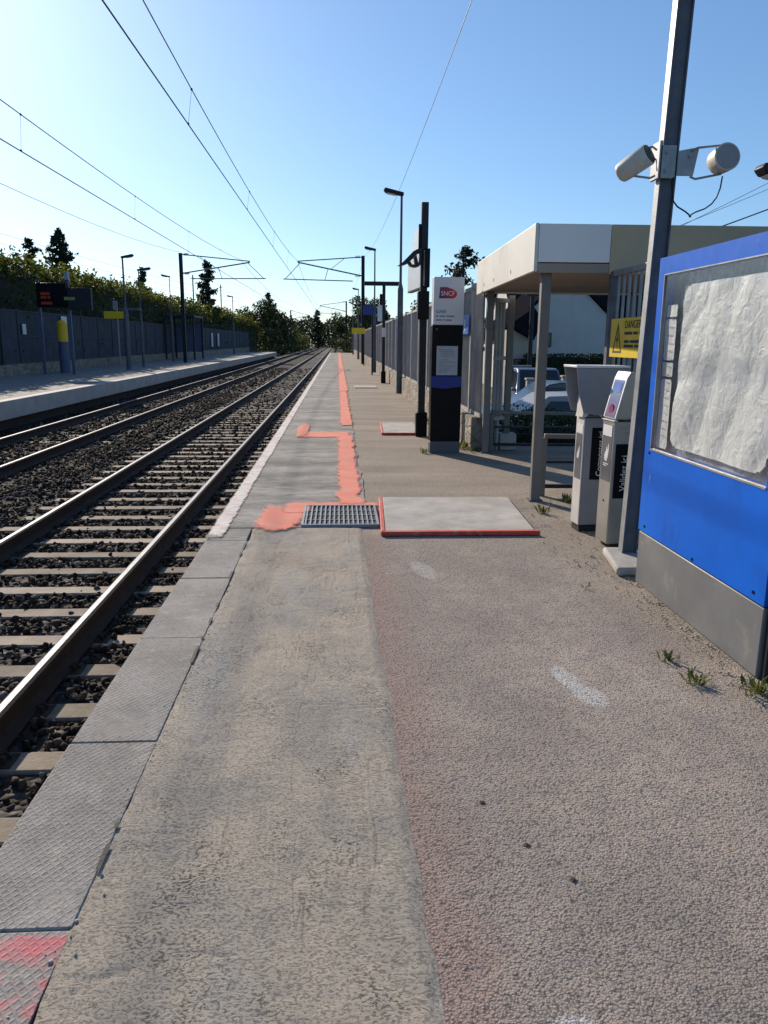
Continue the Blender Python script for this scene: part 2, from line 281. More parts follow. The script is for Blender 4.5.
def surf_rubble():
    m, nt, p, o = new_mat('rubble_stone_wall'); v = coords(nt, (1, 0.6, 1))
    vo = N(nt, 'ShaderNodeTexVoronoi', feature='DISTANCE_TO_EDGE'); vo.inputs['Scale'].default_value = 6.5; nt.links.new(v, vo.inputs['Vector'])
    vc = N(nt, 'ShaderNodeTexVoronoi'); vc.inputs['Scale'].default_value = 6.5; nt.links.new(v, vc.inputs['Vector'])
    bw = N(nt, 'ShaderNodeSeparateColor'); nt.links.new(vc.outputs['Color'], bw.inputs[0])
    col = ramp(nt, bw.outputs[0], [(0, (0.20, 0.165, 0.125)), (1, (0.36, 0.31, 0.245))])
    col = mixc(nt, ramp(nt, vo.outputs['Distance'], [(0.0, 0.8), (0.06, 0)]), col, (0.30, 0.27, 0.23))
    col = mixc(nt, ramp(nt, noise_t(nt, v, 2.0, 5), [(0.55, 0), (0.7, 0.6)]), col, (0.10, 0.10, 0.06))
    nt.links.new(col, p.inputs['Base Color']); p.inputs['Roughness'].default_value = 0.95
    bump(nt, p, ramp(nt, vo.outputs['Distance'], [(0, 0), (0.1, 1)]), 0.8, 0.03); return m
def surf_street():
    m, nt, p, o = new_mat('street_and_ground'); v = coords(nt)
    n = noise_t(nt, v, 0.25, 6, 0.6); col = mixc(nt, ramp(nt, n, [(0.4, 0), (0.6, 1)]), (0.06, 0.055, 0.05), (0.075, 0.085, 0.04))
    nt.links.new(col, p.inputs['Base Color']); p.inputs['Roughness'].default_value = 0.95; bump(nt, p, noise_t(nt, v, 30, 4), 0.5, 0.02); return m
def surf_paper():
    m, nt, p, o = new_mat('crumpled_white_sheet'); v = coords(nt)
    col = mixc(nt, ramp(nt, noise_t(nt, v, 4, 6, 0.6), [(0.4, 0), (0.65, 1)]), (0.66, 0.66, 0.655), (0.80, 0.795, 0.78))
    nt.links.new(col, p.inputs['Base Color']); p.inputs['Roughness'].default_value = 0.55
    b = bump(nt, p, noise_t(nt, v, 13, 5, 0.6, 1.0), 0.5, 0.02); bump(nt, p, noise_t(nt, v, 45, 4, 0.6, 0.6), 0.4, 0.006, b); return m
def surf_backing():
    m, nt, p, o = new_mat('scuffed_dark_backing'); v = coords(nt)
    col = ramp(nt, noise_t(nt, v, 9, 7, 0.7, 0.6), [(0.35, (0.10, 0.115, 0.12)), (0.50, (0.22, 0.25, 0.255)), (0.64, (0.48, 0.51, 0.51))])
    nt.links.new(col, p.inputs['Base Color']); p.inputs['Roughness'].default_value = 0.4; return m
def glass_pane():
    m, nt, p, o = new_mat('clear_display_glass')
    t = N(nt, 'ShaderNodeBsdfTransparent'); t.inputs[0].default_value = (0.93, 0.95, 0.95, 1)
    g = N(nt, 'ShaderNodeBsdfGlossy'); g.inputs['Roughness'].default_value = 0.22
    fr = N(nt, 'ShaderNodeFresnel'); fr.inputs[0].default_value = 1.35; mx = N(nt, 'ShaderNodeMixShader')
    nt.links.new(mathn(nt, 'MULTIPLY', fr.outputs[0], 0.3), mx.inputs[0]); nt.links.new(t.outputs[0], mx.inputs[1]); nt.links.new(g.outputs[0], mx.inputs[2]); nt.links.new(mx.outputs[0], o.inputs[0]); return m
M['patch'] = surf_patch(); M['asphalt'] = surf_asphalt(); M['far'] = surf_far(); M['edge'] = surf_edge()
M['ballast'] = surf_ballast(); M['stone'] = stone_mat(); M['sleeper'] = surf_sleeper(); M['rubble'] = surf_rubble(); M['street'] = surf_street()
M['paper'] = surf_paper(); M['backing'] = surf_backing(); M['glass'] = glass_pane()
M['pink'] = spray('coral_spray_paint', (0.72, 0.185, 0.115), 0.34, 0.52)
M['white_line'] = spray('worn_white_line_paint', (0.62, 0.60, 0.56), 0.40, 0.56, 9)

# ------------------------------------------------------------------ mesh helpers
class MB:
    def __init__(s): s.bm = bmesh.new()
    def box(s, x0, x1, y0, y1, z0, z1):
        vs = [s.bm.verts.new((x, y, z)) for x in (x0, x1) for y in (y0, y1) for z in (z0, z1)]
        for f in ((0, 1, 3, 2), (4, 6, 7, 5), (0, 4, 5, 1), (2, 3, 7, 6), (0, 2, 6, 4), (1, 5, 7, 3)): s.bm.faces.new([vs[i] for i in f])
        return vs
    def bar(s, p0, p1, w, d=None, up=(0, 0, 1)):
        d = d or w; p0, p1 = Vector(p0), Vector(p1); ax = (p1-p0).normalized(); u = Vector(up)
        if abs(ax.dot(u)) > 0.98: u = Vector((0, 1, 0))
        a = ax.cross(u).normalized(); b = a.cross(ax)
        vs = [s.bm.verts.new(q+a*(i*w/2)+b*(j*d/2)) for q in (p0, p1) for i, j in ((-1, -1), (1, -1), (1, 1), (-1, 1))]
        for f in ((0, 3, 2, 1), (4, 5, 6, 7), (0, 1, 5, 4), (1, 2, 6, 5), (2, 3, 7, 6), (3, 0, 4, 7)): s.bm.faces.new([vs[i] for i in f])
    def tube(s, pts, r, n=8, caps=True):
        pts = [Vector(p) for p in pts]; rs = r if isinstance(r, (list, tuple)) else [r]*len(pts); rings = []
        for i, p in enumerate(pts):
            t = (pts[min(i+1, len(pts)-1)]-pts[max(i-1, 0)]).normalized(); u = Vector((0, 0, 1)) if abs(t.z) < 0.95 else Vector((0, 1, 0))
            a = t.cross(u).normalized(); b = t.cross(a)
            rings.append([s.bm.verts.new(p+(a*math.cos(k*2*math.pi/n)+b*math.sin(k*2*math.pi/n))*rs[i]) for k in range(n)])
        for q, w in zip(rings, rings[1:]):
            for k in range(n):
                f = s.bm.faces.new((q[k], q[(k+1) % n], w[(k+1) % n], w[k])); f.smooth = True
        if caps: s.bm.faces.new(rings[0][::-1]); s.bm.faces.new(rings[-1])
    def prism(s, poly, a0, a1, axis):
        """poly in the two other axes (order x,y,z without axis), extruded along axis"""
        def P(u, v, w): l = [u, v]; l.insert(axis, w); return l
        A = [s.bm.verts.new(P(u, v, a0)) for u, v in poly]; Bv = [s.bm.verts.new(P(u, v, a1)) for u, v in poly]
        n = len(poly); s.bm.faces.new(A); s.bm.faces.new(Bv[::-1])
        for i in range(n): s.bm.faces.new((A[i], Bv[i], Bv[(i+1) % n], A[(i+1) % n]))
    def quad(s, *pts): return s.bm.faces.new([s.bm.verts.new(p) for p in pts])
def link(name, me, mats, parent=None, loc=(0, 0, 0), bev=0.0, smooth=None):
    o = bpy.data.objects.new(name, me); COL.objects.link(o); o.location = loc
    for m in (mats if isinstance(mats, (list, tuple)) else [mats]): me.materials.append(m)
    if parent is not None: o.parent = parent
    if bev:
        b = o.modifiers.new('edge', 'BEVEL'); b.width = bev; b.segments = 2; b.limit_method = 'ANGLE'; b.angle_limit = R(40)
    return o
def obj(name, mb, mats, parent=None, loc=(0, 0, 0), bev=0.0, sharp=35):
    bm = mb.bm; bmesh.ops.recalc_face_normals(bm, faces=bm.faces[:]); me = bpy.data.meshes.new(name); bm.to_mesh(me); bm.free()
    me.set_sharp_from_angle(angle=R(sharp))
    return link(name, me, mats, parent, loc, bev)
def np_mesh(name, V, F, smooth=False):
    V = np.asarray(V, np.float32); F = np.asarray(F, np.int32); k = F.shape[1]; me = bpy.data.meshes.new(name)
    me.vertices.add(len(V)); me.vertices.foreach_set('co', V.ravel()); me.loops.add(F.size); me.loops.foreach_set('vertex_index', F.ravel())
    me.polygons.add(len(F)); me.polygons.foreach_set('loop_start', np.arange(0, F.size, k, dtype=np.int32)); me.polygons.foreach_set('loop_total', np.full(len(F), k, np.int32))
    if smooth: me.polygons.foreach_set('use_smooth', np.ones(len(F), bool))
    me.update(calc_edges=True); return me
def tag(o, label, cat, group=None):
    o['label'] = label; o['category'] = cat
    if group: o['group'] = group
    return o
def thing(name, label, cat, loc=(0, 0, 0), rz=0, group=None):
    o = bpy.data.objects.new(name, None); COL.objects.link(o); o.location = loc; o.rotation_euler = (0, 0, rz); o.empty_display_size = 0.2
    return tag(o, label, cat, group)
def struct(o): o['kind'] = 'structure'; return o
def stuff(o, label, cat):
    o['kind'] = 'stuff'; o['label'] = label; o['category'] = cat; return o
def dup(root, loc, rz=None, label=None):
    KIDS = {}
    for q in COL.objects:
        if q.parent: KIDS.setdefault(q.parent.name, []).append(q)
    def rec(o, par):
        c = o.copy(); COL.objects.link(c)
        if par is not None: c.parent = par
        for ch in KIDS.get(o.name, []): rec(ch, c)
        return c
    r = rec(root, None); r.location = loc
    if rz is not None: r.rotation_euler = (0, 0, rz)
    if label: r['label'] = label
    return r
def text(name, body, size, mat, parent, loc, rot, depth=0.001, align='CENTER', sx=1.0):
    cu = bpy.data.curves.new('lettering', 'FONT'); cu.body = body; cu.size = size; cu.extrude = depth; cu.align_x = align; cu.align_y = 'CENTER'
    t = bpy.data.objects.new('lettering', cu); COL.objects.link(t)
    dg = bpy.context.evaluated_depsgraph_get(); me = bpy.data.meshes.new_from_object(t.evaluated_get(dg))
    bpy.data.objects.remove(t); bpy.data.curves.remove(cu)
    me.transform(Matrix.Diagonal((sx, 1, 1, 1))); me.materials.clear()
    o = link(name, me, mat, parent, loc); o.rotation_euler = rot; return o

def leaves(P, size, up=0.0, jit=0.5):
    """two-triangle leaf clumps at points P (n,3), randomly turned; returns verts, faces"""
    n = len(P); a = rng.normal(size=(n, 3)); a /= np.linalg.norm(a, axis=1)[:, None]
    b = rng.normal(size=(n, 3)); b[:, 2] += up; b -= a*np.sum(a*b, 1)[:, None]; b /= np.linalg.norm(b, axis=1)[:, None]
    s = size*(1+jit*(rng.random(n)-0.5)*2); a *= s[:, None]*0.5; b *= s[:, None]*0.9
    V = np.stack([P-b*0.5, P+a*0.55+b*0.05, P+b*0.6, P-a*0.55+b*0.0], 1).reshape(-1, 3)
    return V, np.arange(n*4).reshape(n, 4)

# ------------------------------------------------------------------ world, sun, camera
SUN_AZ, SUN_EL = R(27.0), R(24.6)      # left of the track direction, above the horizon
sd = Vector((-math.sin(SUN_AZ)*math.cos(SUN_EL), math.cos(SUN_AZ)*math.cos(SUN_EL), math.sin(SUN_EL)))
w = bpy.data.worlds.new('World'); S.world = w; w.use_nodes = True
nt = w.node_tree; nt.nodes.clear(); wo = nt.nodes.new('ShaderNodeOutputWorld'); bg = nt.nodes.new('ShaderNodeBackground'); sky = nt.nodes.new('ShaderNodeTexSky')
sky.sky_type = 'NISHITA'; sky.sun_disc = False; sky.sun_elevation = SUN_EL; sky.sun_rotation = math.atan2(sd.x, sd.y)
sky.air_density = 1.0; sky.dust_density = 0.45; sky.ozone_density = 5.5; sky.altitude = 50
tint = nt.nodes.new('ShaderNodeMix'); tint.data_type = 'RGBA'; tint.blend_type = 'MULTIPLY'; tint.inputs[0].default_value = 1.0; tint.inputs[7].default_value = (1.0, 1.13, 1.22, 1)
gam = nt.nodes.new('ShaderNodeGamma'); gam.inputs[1].default_value = 0.86; nt.links.new(sky.outputs[0], gam.inputs[0]); nt.links.new(gam.outputs[0], tint.inputs[6]); nt.links.new(tint.outputs[2], bg.inputs[0]); nt.links.new(bg.outputs[0], wo.inputs[0]); bg.inputs[1].default_value = 0.122
sl = bpy.data.lights.new('sun', 'SUN'); sl.energy = 5.0; sl.angle = R(0.55); sl.color = (1.0, 0.875, 0.715)
so = bpy.data.objects.new('sun', sl); COL.objects.link(so); so.rotation_euler = (-sd).to_track_quat('-Z', 'Y').to_euler(); so.location = (0, 0, 30)
cam = bpy.data.cameras.new('camera'); cam.sensor_width = 36; cam.lens = 765/1024*36; cam.clip_start = 0.05; cam.clip_end = 6000
co = bpy.data.objects.new('camera', cam); COL.objects.link(co)
p_, y_, r_ = R(12.571), R(3.467), R(0.5)
F = Vector((math.sin(y_)*math.cos(p_), math.cos(y_)*math.cos(p_), -math.sin(p_))); R0 = Vector((math.cos(y_), -math.sin(y_), 0)); U0 = R0.cross(F)
Rr = R0*math.cos(r_)+U0*math.sin(r_); Uu = U0*math.cos(r_)-R0*math.sin(r_)
co.matrix_world = Matrix(((Rr.x, Uu.x, -F.x, 0), (Rr.y, Uu.y, -F.y, 0), (Rr.z, Uu.z, -F.z, 1.40), (0, 0, 0, 1)))
S.camera = co
S.view_settings.view_transform = 'Standard'; S.view_settings.look = 'None'; S.view_settings.gamma = 1; S.view_settings.exposure = 0.25

# ------------------------------------------------------------------ ground, track bed
mb = MB(); mb.quad((-1500, -300, -1.15), (1500, -300, -1.15), (1500, 3000, -1.15), (-1500, 3000, -1.15)); struct(obj('ground', mb, M['street']))
BZ = -0.712
def ballast_height(x, y):
    h = BZ
    if -4.75 < x < -3.75: h += 0.05*math.sin((x+4.75)/1.0*math.pi)
    return h + 0.02*noise.noise((x*2.1, y*2.1, 0))
xs = np.linspace(-8.0, -0.75, 30); ys = np.concatenate([np.arange(-6, 60, 0.35), np.arange(60, 320, 4)])
V = [(x, y, ballast_height(x, y)) for y in ys for x in xs]; nx = len(xs)
Fq = [(j*nx+i, j*nx+i+1, (j+1)*nx+i+1, (j+1)*nx+i) for j in range(len(ys)-1) for i in range(nx-1)]
struct(link('ballast_bed', np_mesh('ballast_bed', V, Fq, True), M['ballast']))
mb = MB(); mb.box(-8.6, -0.78, -6, 320, -1.3, -0.86); struct(obj('track_subgrade', mb, M['soil']))

TR1, TR2 = (-3.265, -1.80), (-6.62, -5.18)      # rail centre lines
def stones():
    bmx = bmesh.new(); bmesh.ops.create_icosphere(bmx, subdivisions=1, radius=1.0); bv = np.array([v.co[:] for v in bmx.verts]); bf = np.array([[v.index for v in f.verts] for f in bmx.faces]); bmx.free()
    vars_ = []
    for k in range(14):
        d = bv*(1+rng.uniform(-0.55, 0.35, (12, 1))); d *= rng.uniform(0.5, 1.25, 3); vars_.append(d)
    pts = []
    for y0, y1, dens, s in ((2.2, 9, 460, 0.027), (9, 16, 260, 0.033), (16, 30, 95, 0.045), (30, 60, 22, 0.06)):
        n = int((y1-y0)*6.6*dens); x = rng.uniform(-7.6, -0.85, n); y = rng.uniform(y0, y1, n); pts.append(np.stack([x, y, np.full(n, s)], 1))
    P = np.concatenate(pts)
    keep = np.ones(len(P), bool)
    for r in TR1+TR2: keep &= np.abs(P[:, 0]-r) > 0.10
    # most sleepers of the near track lie bare
    ph = np.abs(((P[:, 1]-SL0)/SLP+0.5) % 1-0.5)*SLP
    on1 = (ph < 0.125) & (P[:, 0] > -3.85) & (P[:, 0] < -1.2)
    keep &= ~(on1 & (rng.random(len(P)) > 0.03))
    on2 = (ph < 0.13) & (P[:, 0] > -7.2) & (P[:, 0] < -4.65)
    keep &= ~(on2 & (rng.random(len(P)) > 0.35))
    P = P[keep]; n = len(P); Vs = np.empty((n, 12, 3)); sc = P[:, 2]*rng.uniform(0.6, 1.35, n)
    q = rng.normal(size=(n, 4)); q /= np.linalg.norm(q, axis=1)[:, None]; w_, x_, yy, z_ = q.T
    Rm = np.stack([1-2*(yy*yy+z_*z_), 2*(x_*yy-z_*w_), 2*(x_*z_+yy*w_), 2*(x_*yy+z_*w_), 1-2*(x_*x_+z_*z_), 2*(yy*z_-x_*w_), 2*(x_*z_-yy*w_), 2*(yy*z_+x_*w_), 1-2*(x_*x_+yy*yy)], 1).reshape(n, 3, 3)
    idx = rng.integers(0, 14, n); base = np.array(vars_)[idx]*sc[:, None, None]
    Vs = np.einsum('nij,nkj->nki', Rm, base)
    hz = np.where((P[:, 0] > -4.75) & (P[:, 0] < -3.75), 0.05*np.sin((P[:, 0]+4.75)*np.pi), 0)
    Vs[:, :, 0] += P[:, 0, None]; Vs[:, :, 1] += P[:, 1, None]; Vs[:, :, 2] += (BZ+hz+rng.uniform(-0.005, 0.03, n))[:, None]
    Fs = (bf[None]+(np.arange(n)*12)[:, None, None]).reshape(-1, 3)
    o = link('ballast_stones', np_mesh('ballast_stones', Vs.reshape(-1, 3), Fs), M['stone']); stuff(o, 'loose dark brown ballast stones between the rails', 'ballast')
SL0, SLP = 3.61, 0.552
stones()

# rails: one thing per rail
def rail_profile():
    h = [(-0.070, 0), (0.070, 0), (0.070, 0.011), (0.022, 0.028), (0.009, 0.045), (0.009, 0.118), (0.034, 0.132), (0.036, 0.158), (0.019, 0.170), (-0.019, 0.170), (-0.036, 0.158), (-0.034, 0.132), (-0.009, 0.118), (-0.009, 0.045), (-0.022, 0.028), (-0.070, 0.011)]
    return h
RL = ['near rail of the track beside the platform, bright worn head', 'far rail of the track beside the platform, bright worn head',
      'near rail of the far track beside the opposite platform', 'outermost rail under the opposite platform edge']
for rx, lb in zip((TR1[1], TR1[0], TR2[1], TR2[0]), RL):
    mb = MB(); pr = rail_profile(); ysr = [-6, 40, 100, 200, 320]
    rings = [[mb.bm.verts.new((x, y, z)) for x, z in pr] for y in ysr]; n = len(pr)
    for a, b in zip(rings, rings[1:]):
        for k in range(n):
            f = mb.bm.faces.new((a[k], a[(k+1) % n], b[(k+1) % n], b[k]))
            if k in (8, 9, 7): f.material_index = 1 if k == 8 else 0
    mb.bm.faces.new(rings[0]); mb.bm.faces.new(rings[-1][::-1])
    tag(obj('rail', mb, [M['rail_side'], M['rail_top']], loc=(rx, 0, -0.69)), lb, 'rail')
# sleepers
def sleeper(label, group, loc):
    mb = MB(); mb.prism([(-0.115, -0.12), (0.115, -0.12), (0.095, 0.03), (-0.095, 0.03)], -1.24, 1.24, 0)
    return tag(obj('sleeper', mb, M['sleeper'], loc=loc, bev=0.012), label, 'sleeper', group)
def add_clips(o):
    for s in (-1, 1):
        mb = MB(); c = s*0.7325
        mb.box(c-0.16, c+0.16, -0.07, 0.07, 0.030, 0.036)
        for q in (-1, 1):
            mb.tube([(c+q*0.115, -0.03, 0.036), (c+q*0.115, -0.03, 0.075)], 0.014, 6); mb.tube([(c+q*0.13, 0.02, 0.045), (c+q*0.10, 0.035, 0.062), (c+q*0.075, 0.01, 0.05)], 0.010, 6)
        obj('rail_clip', mb, M['rail_side'], o)
L1 = 'pale concrete sleeper across the track next to the platform edge'; G1 = 'sleepers of the near track'
L2 = 'dusty sleeper half buried in ballast on the far track'; G2 = 'sleepers of the far track'
tx1 = sum(TR1)/2; tx2 = sum(TR2)/2
s_first = sleeper(L1, G1, (tx1, SL0, -0.722)); add_clips(s_first); k1 = [c for c in COL.objects if c.parent == s_first]
plain = None
for k in range(-6, 180):
    if k == 0: continue
    c = s_first.copy(); COL.objects.link(c); c.location = (tx1+random.uniform(-0.02, 0.02), SL0+k*SLP+random.uniform(-0.015, 0.015), -0.722+random.uniform(-0.004, 0.004)); c.rotation_euler = (0, 0, random.uniform(-0.01, 0.01))
    if k < 34:
        for ch in k1: d = ch.copy(); COL.objects.link(d); d.parent = c
s2 = sleeper(L2, G2, (tx2, SL0+14*SLP, -0.742))
for k in range(15, 110):
    c = s2.copy(); COL.objects.link(c); c.location = (tx2, SL0+k*SLP, -0.742+random.uniform(-0.008, 0.004))
mb = MB()
for k in range(180, 440): mb.box(tx1-1.24, tx1+1.24, SL0+k*SLP-0.12, SL0+k*SLP+0.12, -0.84, -0.70)
stuff(obj('far_sleepers', mb, M['sleeper']), 'sleepers receding towards the far trees', 'sleepers')

# ------------------------------------------------------------------ platform we stand on
PE = 95.0
mb = MB(); mb.box(-0.80, 1.80, -5, PE, -1.2, -0.03); mb.box(1.80, 3.6, -5, 10.7, -1.2, -0.035); struct(obj('platform', mb, M['concrete']))
# asphalt sheet
mb = MB(); mb.quad((-0.4, -5, -0.004), (3.6, -5, -0.004), (3.6, 10.7, -0.004), (-0.4, 10.7, -0.004)); mb.quad((-0.4, 10.7, -0.004), (1.8, 10.7, -0.004), (1.8, PE, -0.004), (-0.4, PE, -0.004))
struct(obj('platform_asphalt', mb, M['asphalt']))
# edge slabs
mb = MB(); joints = [-4.5, -3.4, -2.2, -1.2, -0.25, 0.68, 1.63, 2.52, 3.5, 4.45, 5.33]
for a, b in zip(joints, joints[1:]):
    mb.box(-0.95+random.uniform(-0.004, 0.004), -0.650, a+0.003, b-0.003, -0.14, 0.004+random.uniform(-0.003, 0.003))
struct(obj('platform_edge', mb, M['edge'], bev=0.004)); mb = MB(); mb.box(-0.935, -0.66, -4.5, 5.33, -0.12, -0.003); struct(obj('platform_joint_filler', mb, M['concrete']))
# repaired concrete strip: dense, really uneven
def wob(y, s, a): return a*(noise.noise((y*s, 3.3, s))+0.5*noise.noise((y*s*3, 7.1, s))+0.3*noise.noise((y*s*9, 1.7, s)))
nxp, st = 88, 0.0115
ysp = np.arange(-1.0, 5.70, st); V = []
for y in ysp:
    xl = -0.650+wob(y, 1.7, 0.016); xr = 0.19+0.02*math.sin(y*0.9)+wob(y, 1.3, 0.022)
    for i in range(nxp):
        t = i/(nxp-1); x = xl+(xr-xl)*t
        d = 0.0030*noise.noise((x*3.5, y*2.0, 1.0))+0.0012*noise.noise((x*9, y*11, 2.0))+0.0013*noise.noise((x*30, y*38, 3.0))+0.0010*noise.noise((x*43, y*43, 8.0))
        r1 = abs(noise.noise((x*2.6+0.3*noise.noise((x*2, y*2, 9)), y*0.75, 5.0)))
        if r1 < 0.02: d -= 0.0022*(1-r1/0.02)          # long trowel seams
        r2 = abs(noise.noise((x*1.7, y*3.4, 8.0)))
        if r2 < 0.02: d -= 0.003*(1-r2/0.02)*(1 if noise.noise((x*2, y*2, 4.4)) > 0.05 else 0)
        eL = t*nxp; eR = (1-t)*nxp; z = 0.0065+d
        if eL < 3: z = z*(eL/3)+0.0025*(1-eL/3)+0.002*noise.noise((x*40, y*17, 2))
        if eR < 3.5: z = z*(eR/3.5)+(-0.0035)*(1-eR/3.5)+0.0022*noise.noise((x*40, y*23, 6))*(eR/3.5)
        V.append((x, y, z))
Fq = [(j*nxp+i, j*nxp+i+1, (j+1)*nxp+i+1, (j+1)*nxp+i) for j in range(len(ysp)-1) for i in range(nxp-1)]
struct(link('platform_repair', np_mesh('platform_repair', V, Fq, True), M['patch']))
SLOT = True
def cover(me, vals):
    at = me.attributes.new('cover', 'FLOAT', 'POINT'); at.data.foreach_set('value', np.asarray(vals, np.float32))
def ribbon(name, pts_l, pts_r, z, mat, sub=6, soft=False):
    V = []; C_ = []; n = len(pts_l)
    for i, (a, b) in enumerate(zip(pts_l, pts_r)):
        for k in range(sub+1):
            t = k/sub; V.append((a[0]+(b[0]-a[0])*t, a[1]+(b[1]-a[1])*t, z)); C_.append(min(min(t, 1-t)*3.2, i*0.3, (n-1-i)*0.25, 1))
    F_ = [(j*(sub+1)+i, j*(sub+1)+i+1, (j+1)*(sub+1)+i+1, (j+1)*(sub+1)+i) for j in range(n-1) for i in range(sub)]
    me = np_mesh(name, V, F_)
    if soft: cover(me, C_)
    return struct(link(name, me, mat))
yy = list(np.arange(5.36, 30, 0.12))+list(np.arange(30, PE+0.1, 1.0)); yy[-1] = PE
mb = MB(); mb.box(-0.95, -0.655, 5.34, PE, -0.14, 0.001); struct(obj('platform_kerb', mb, M['far'], bev=0.01))
ribbon('platform_grey_strip', [(-0.952, y) for y in yy[3:]], [(0.23+wob(y, 1.1, 0.04), y) for y in yy[3:]], 0.0045, M['far'])
M['joint'] = spray('dark_open_joint', (0.04, 0.034, 0.03), 0.1, 0.2, 9)
yj = list(np.arange(0.3, 5.3, 0.02)); ribbon('open_joint', [(-0.662+wob(y, 3.1, 0.006), y) for y in yj], [(-0.645+wob(y, 3.1, 0.006)+0.012*max(0, noise.noise((y*2.3, 5, 5))), y) for y in yj], 0.0115, M['joint'], 6, True); jm = COL.objects[-1].data.attributes['cover'].data; jv = np.empty(len(jm), np.float32); jm.foreach_get('value', jv); jy = np.repeat(np.array(yj), 7); jv *= np.array([0.9 if noise.noise((q*1.9, 2.2, 1.0))+0.6*noise.noise((q*9, 1.2, 1.0)) > 0.08 else 0.0 for q in jy]); jv -= (jv < 0.05)*1.5; jm.foreach_set('value', jv)
ribbon('white_edge_line', [(-0.968, y) for y in yy], [(-0.832+wob(y, 2.3, 0.010), y) for y in yy], 0.012, M['white_line'], 8, True)
# coral paint marks
def strip(y0, y1, xc, hw, seed, z=0.016):
    ys_ = np.arange(y0, y1, 0.05 if y1-y0 < 20 else 0.15)
    f = lambda y, s: 0.055*noise.noise((y*3.1, seed, s))+0.02*noise.noise((y*11, seed, s))
    ribbon('paint_marking', [(xc-hw*1.12+f(y, 1), y) for y in ys_], [(xc+hw*1.12+f(y, 2), y) for y in ys_], z, M['pink'], 8, True)
strip(6.5, 11.6, 0.10, 0.108, 1.0); strip(12.9, 22.0, 0.135, 0.105, 2.0); strip(21.9, 93, 0.15, 0.14, 3.0)
xs_ = np.arange(-0.62, 0.22, 0.03)
ribbon('paint_marking', [(x, 11.25+0.08*noise.noise((x*6, 1, 1))) for x in xs_], [(x, 12.05+0.10*noise.noise((x*6, 2, 1))) for x in xs_], 0.0125, M['pink'], 8, True)
def blob(cx, cy, rx, ry, seed, z):
    V, C_, Fb = [], [], []; nr = 8; e = 0.72
    for j in range(nr+1):
        for k in range(48):
            a = k*2*math.pi/48; q = 1.1+0.22*noise.noise((math.cos(a)*1.6, math.sin(a)*1.6, seed))+0.12*noise.noise((math.cos(a)*6, math.sin(a)*6, seed)); r = max(j/nr, 0.01)
            V.append((cx+r*rx*q*math.copysign(abs(math.cos(a))**e, math.cos(a)), cy+r*ry*q*math.copysign(abs(math.sin(a))**e, math.sin(a)), z)); C_.append(min(1, (1-r)*1.9))
    for j in range(nr):
        for k in range(48): Fb.append((j*48+k, j*48+(k+1) % 48, (j+1)*48+(k+1) % 48, (j+1)*48+k))
    me = np_mesh('paint_marking', V, Fb); cover(me, C_); struct(link('paint_marking', me, M['pink']))
blob(-0.475, 6.02, 0.185, 0.44, 5.0, 0.019); blob(-0.36, 6.36, 0.13, 0.20, 8.0, 0.021); blob(-0.56, 12.25, 0.10, 0.85, 6.0, 0.018)
xs_ = np.arange(-0.42, 0.36, 0.03)
ribbon('paint_marking', [(x, 6.455+0.02*noise.noise((x*9, 4, 1))) for x in xs_], [(x, 6.62+0.05*noise.noise((x*9, 5, 1))) for x in xs_], 0.014, M['pink'], 8, True)

# drain grate
g = thing('drain_grate', 'galvanised slotted drain grate set in the platform beside the coral paint blob', 'drain grate', (0.01, 6.09, 0))
mb = MB()
for x in (-0.30, 0.285): mb.box(x, x+0.018, -0.36, 0.36, -0.03, 0.024)
for y in (-0.36, 0.342): mb.box(-0.282, 0.285, y, y+0.018, -0.03, 0.024)
obj('grate_frame', mb, M['galv'], g)
mb = MB()
for k in range(15): x = -0.268+k*0.0372; mb.box(x-0.006, x+0.006, -0.342, 0.342, -0.02, 0.022)
for y in (-0.17, 0.0, 0.17): mb.box(-0.282, 0.285, y-0.005, y+0.005, -0.02, 0.018)
obj('grate_bars', mb, M['galv'], g)
mb = MB(); mb.box(-0.282, 0.285, -0.342, 0.342, -0.02, 0.0105); obj('grate_pit', mb, M['rubber'], g)
# cover plates with painted rims
def plate(label, x0n, x1n, x0f, x1f, y0, y1):
    r = thing('cover_plate', label, 'cover plate', ((x0n+x1n)/2, (y0+y1)/2, 0)); ox, oy = r.location.x, r.location.y
    mb = MB(); pl = [(x0n-ox+0.035, y0-oy+0.05), (x1n-ox, y0-oy+0.05), (x1f-ox, y1-oy), (x0f-ox+0.035, y1-oy)]
    mb.prism(pl, 0.0, 0.030, 2); obj('plate', mb, M['plate'], r, bev=0.006)
    mb = MB(); mb.prism([(x0n-ox, y0-oy), (x0n-ox+0.033, y0-oy+0.048), (x0f-ox+0.033, y1-oy), (x0f-ox, y1-oy)], 0, 0.034, 2)
    mb.prism([(x0n-ox, y0-oy), (x1n-ox+0.03, y0-oy), (x1n-ox, y0-oy+0.048), (x0n-ox+0.035, y0-oy+0.048)], 0, 0.033, 2)
    obj('painted_rim', mb, M['red_edge'], r, bev=0.004)
plate('large pale grey cover plate with a red rim in front of the shelter', 0.31, 1.47, 0.36, 1.53, 5.45, 6.75)
plate('smaller cover plate with a red rim beside the base of the tall dark sign post', 0.66, 1.3, 0.72, 1.3, 11.68, 13.3)
mb = MB(); mb.box(-0.35, 0.35, -0.55, 0.55, 0, 0.02); tag(obj('cover_plate', mb, M['plate'], loc=(0.85, 24.2, 0), bev=0.004), 'pale bare cover plate far along the platform by the dark frame post', 'cover plate')

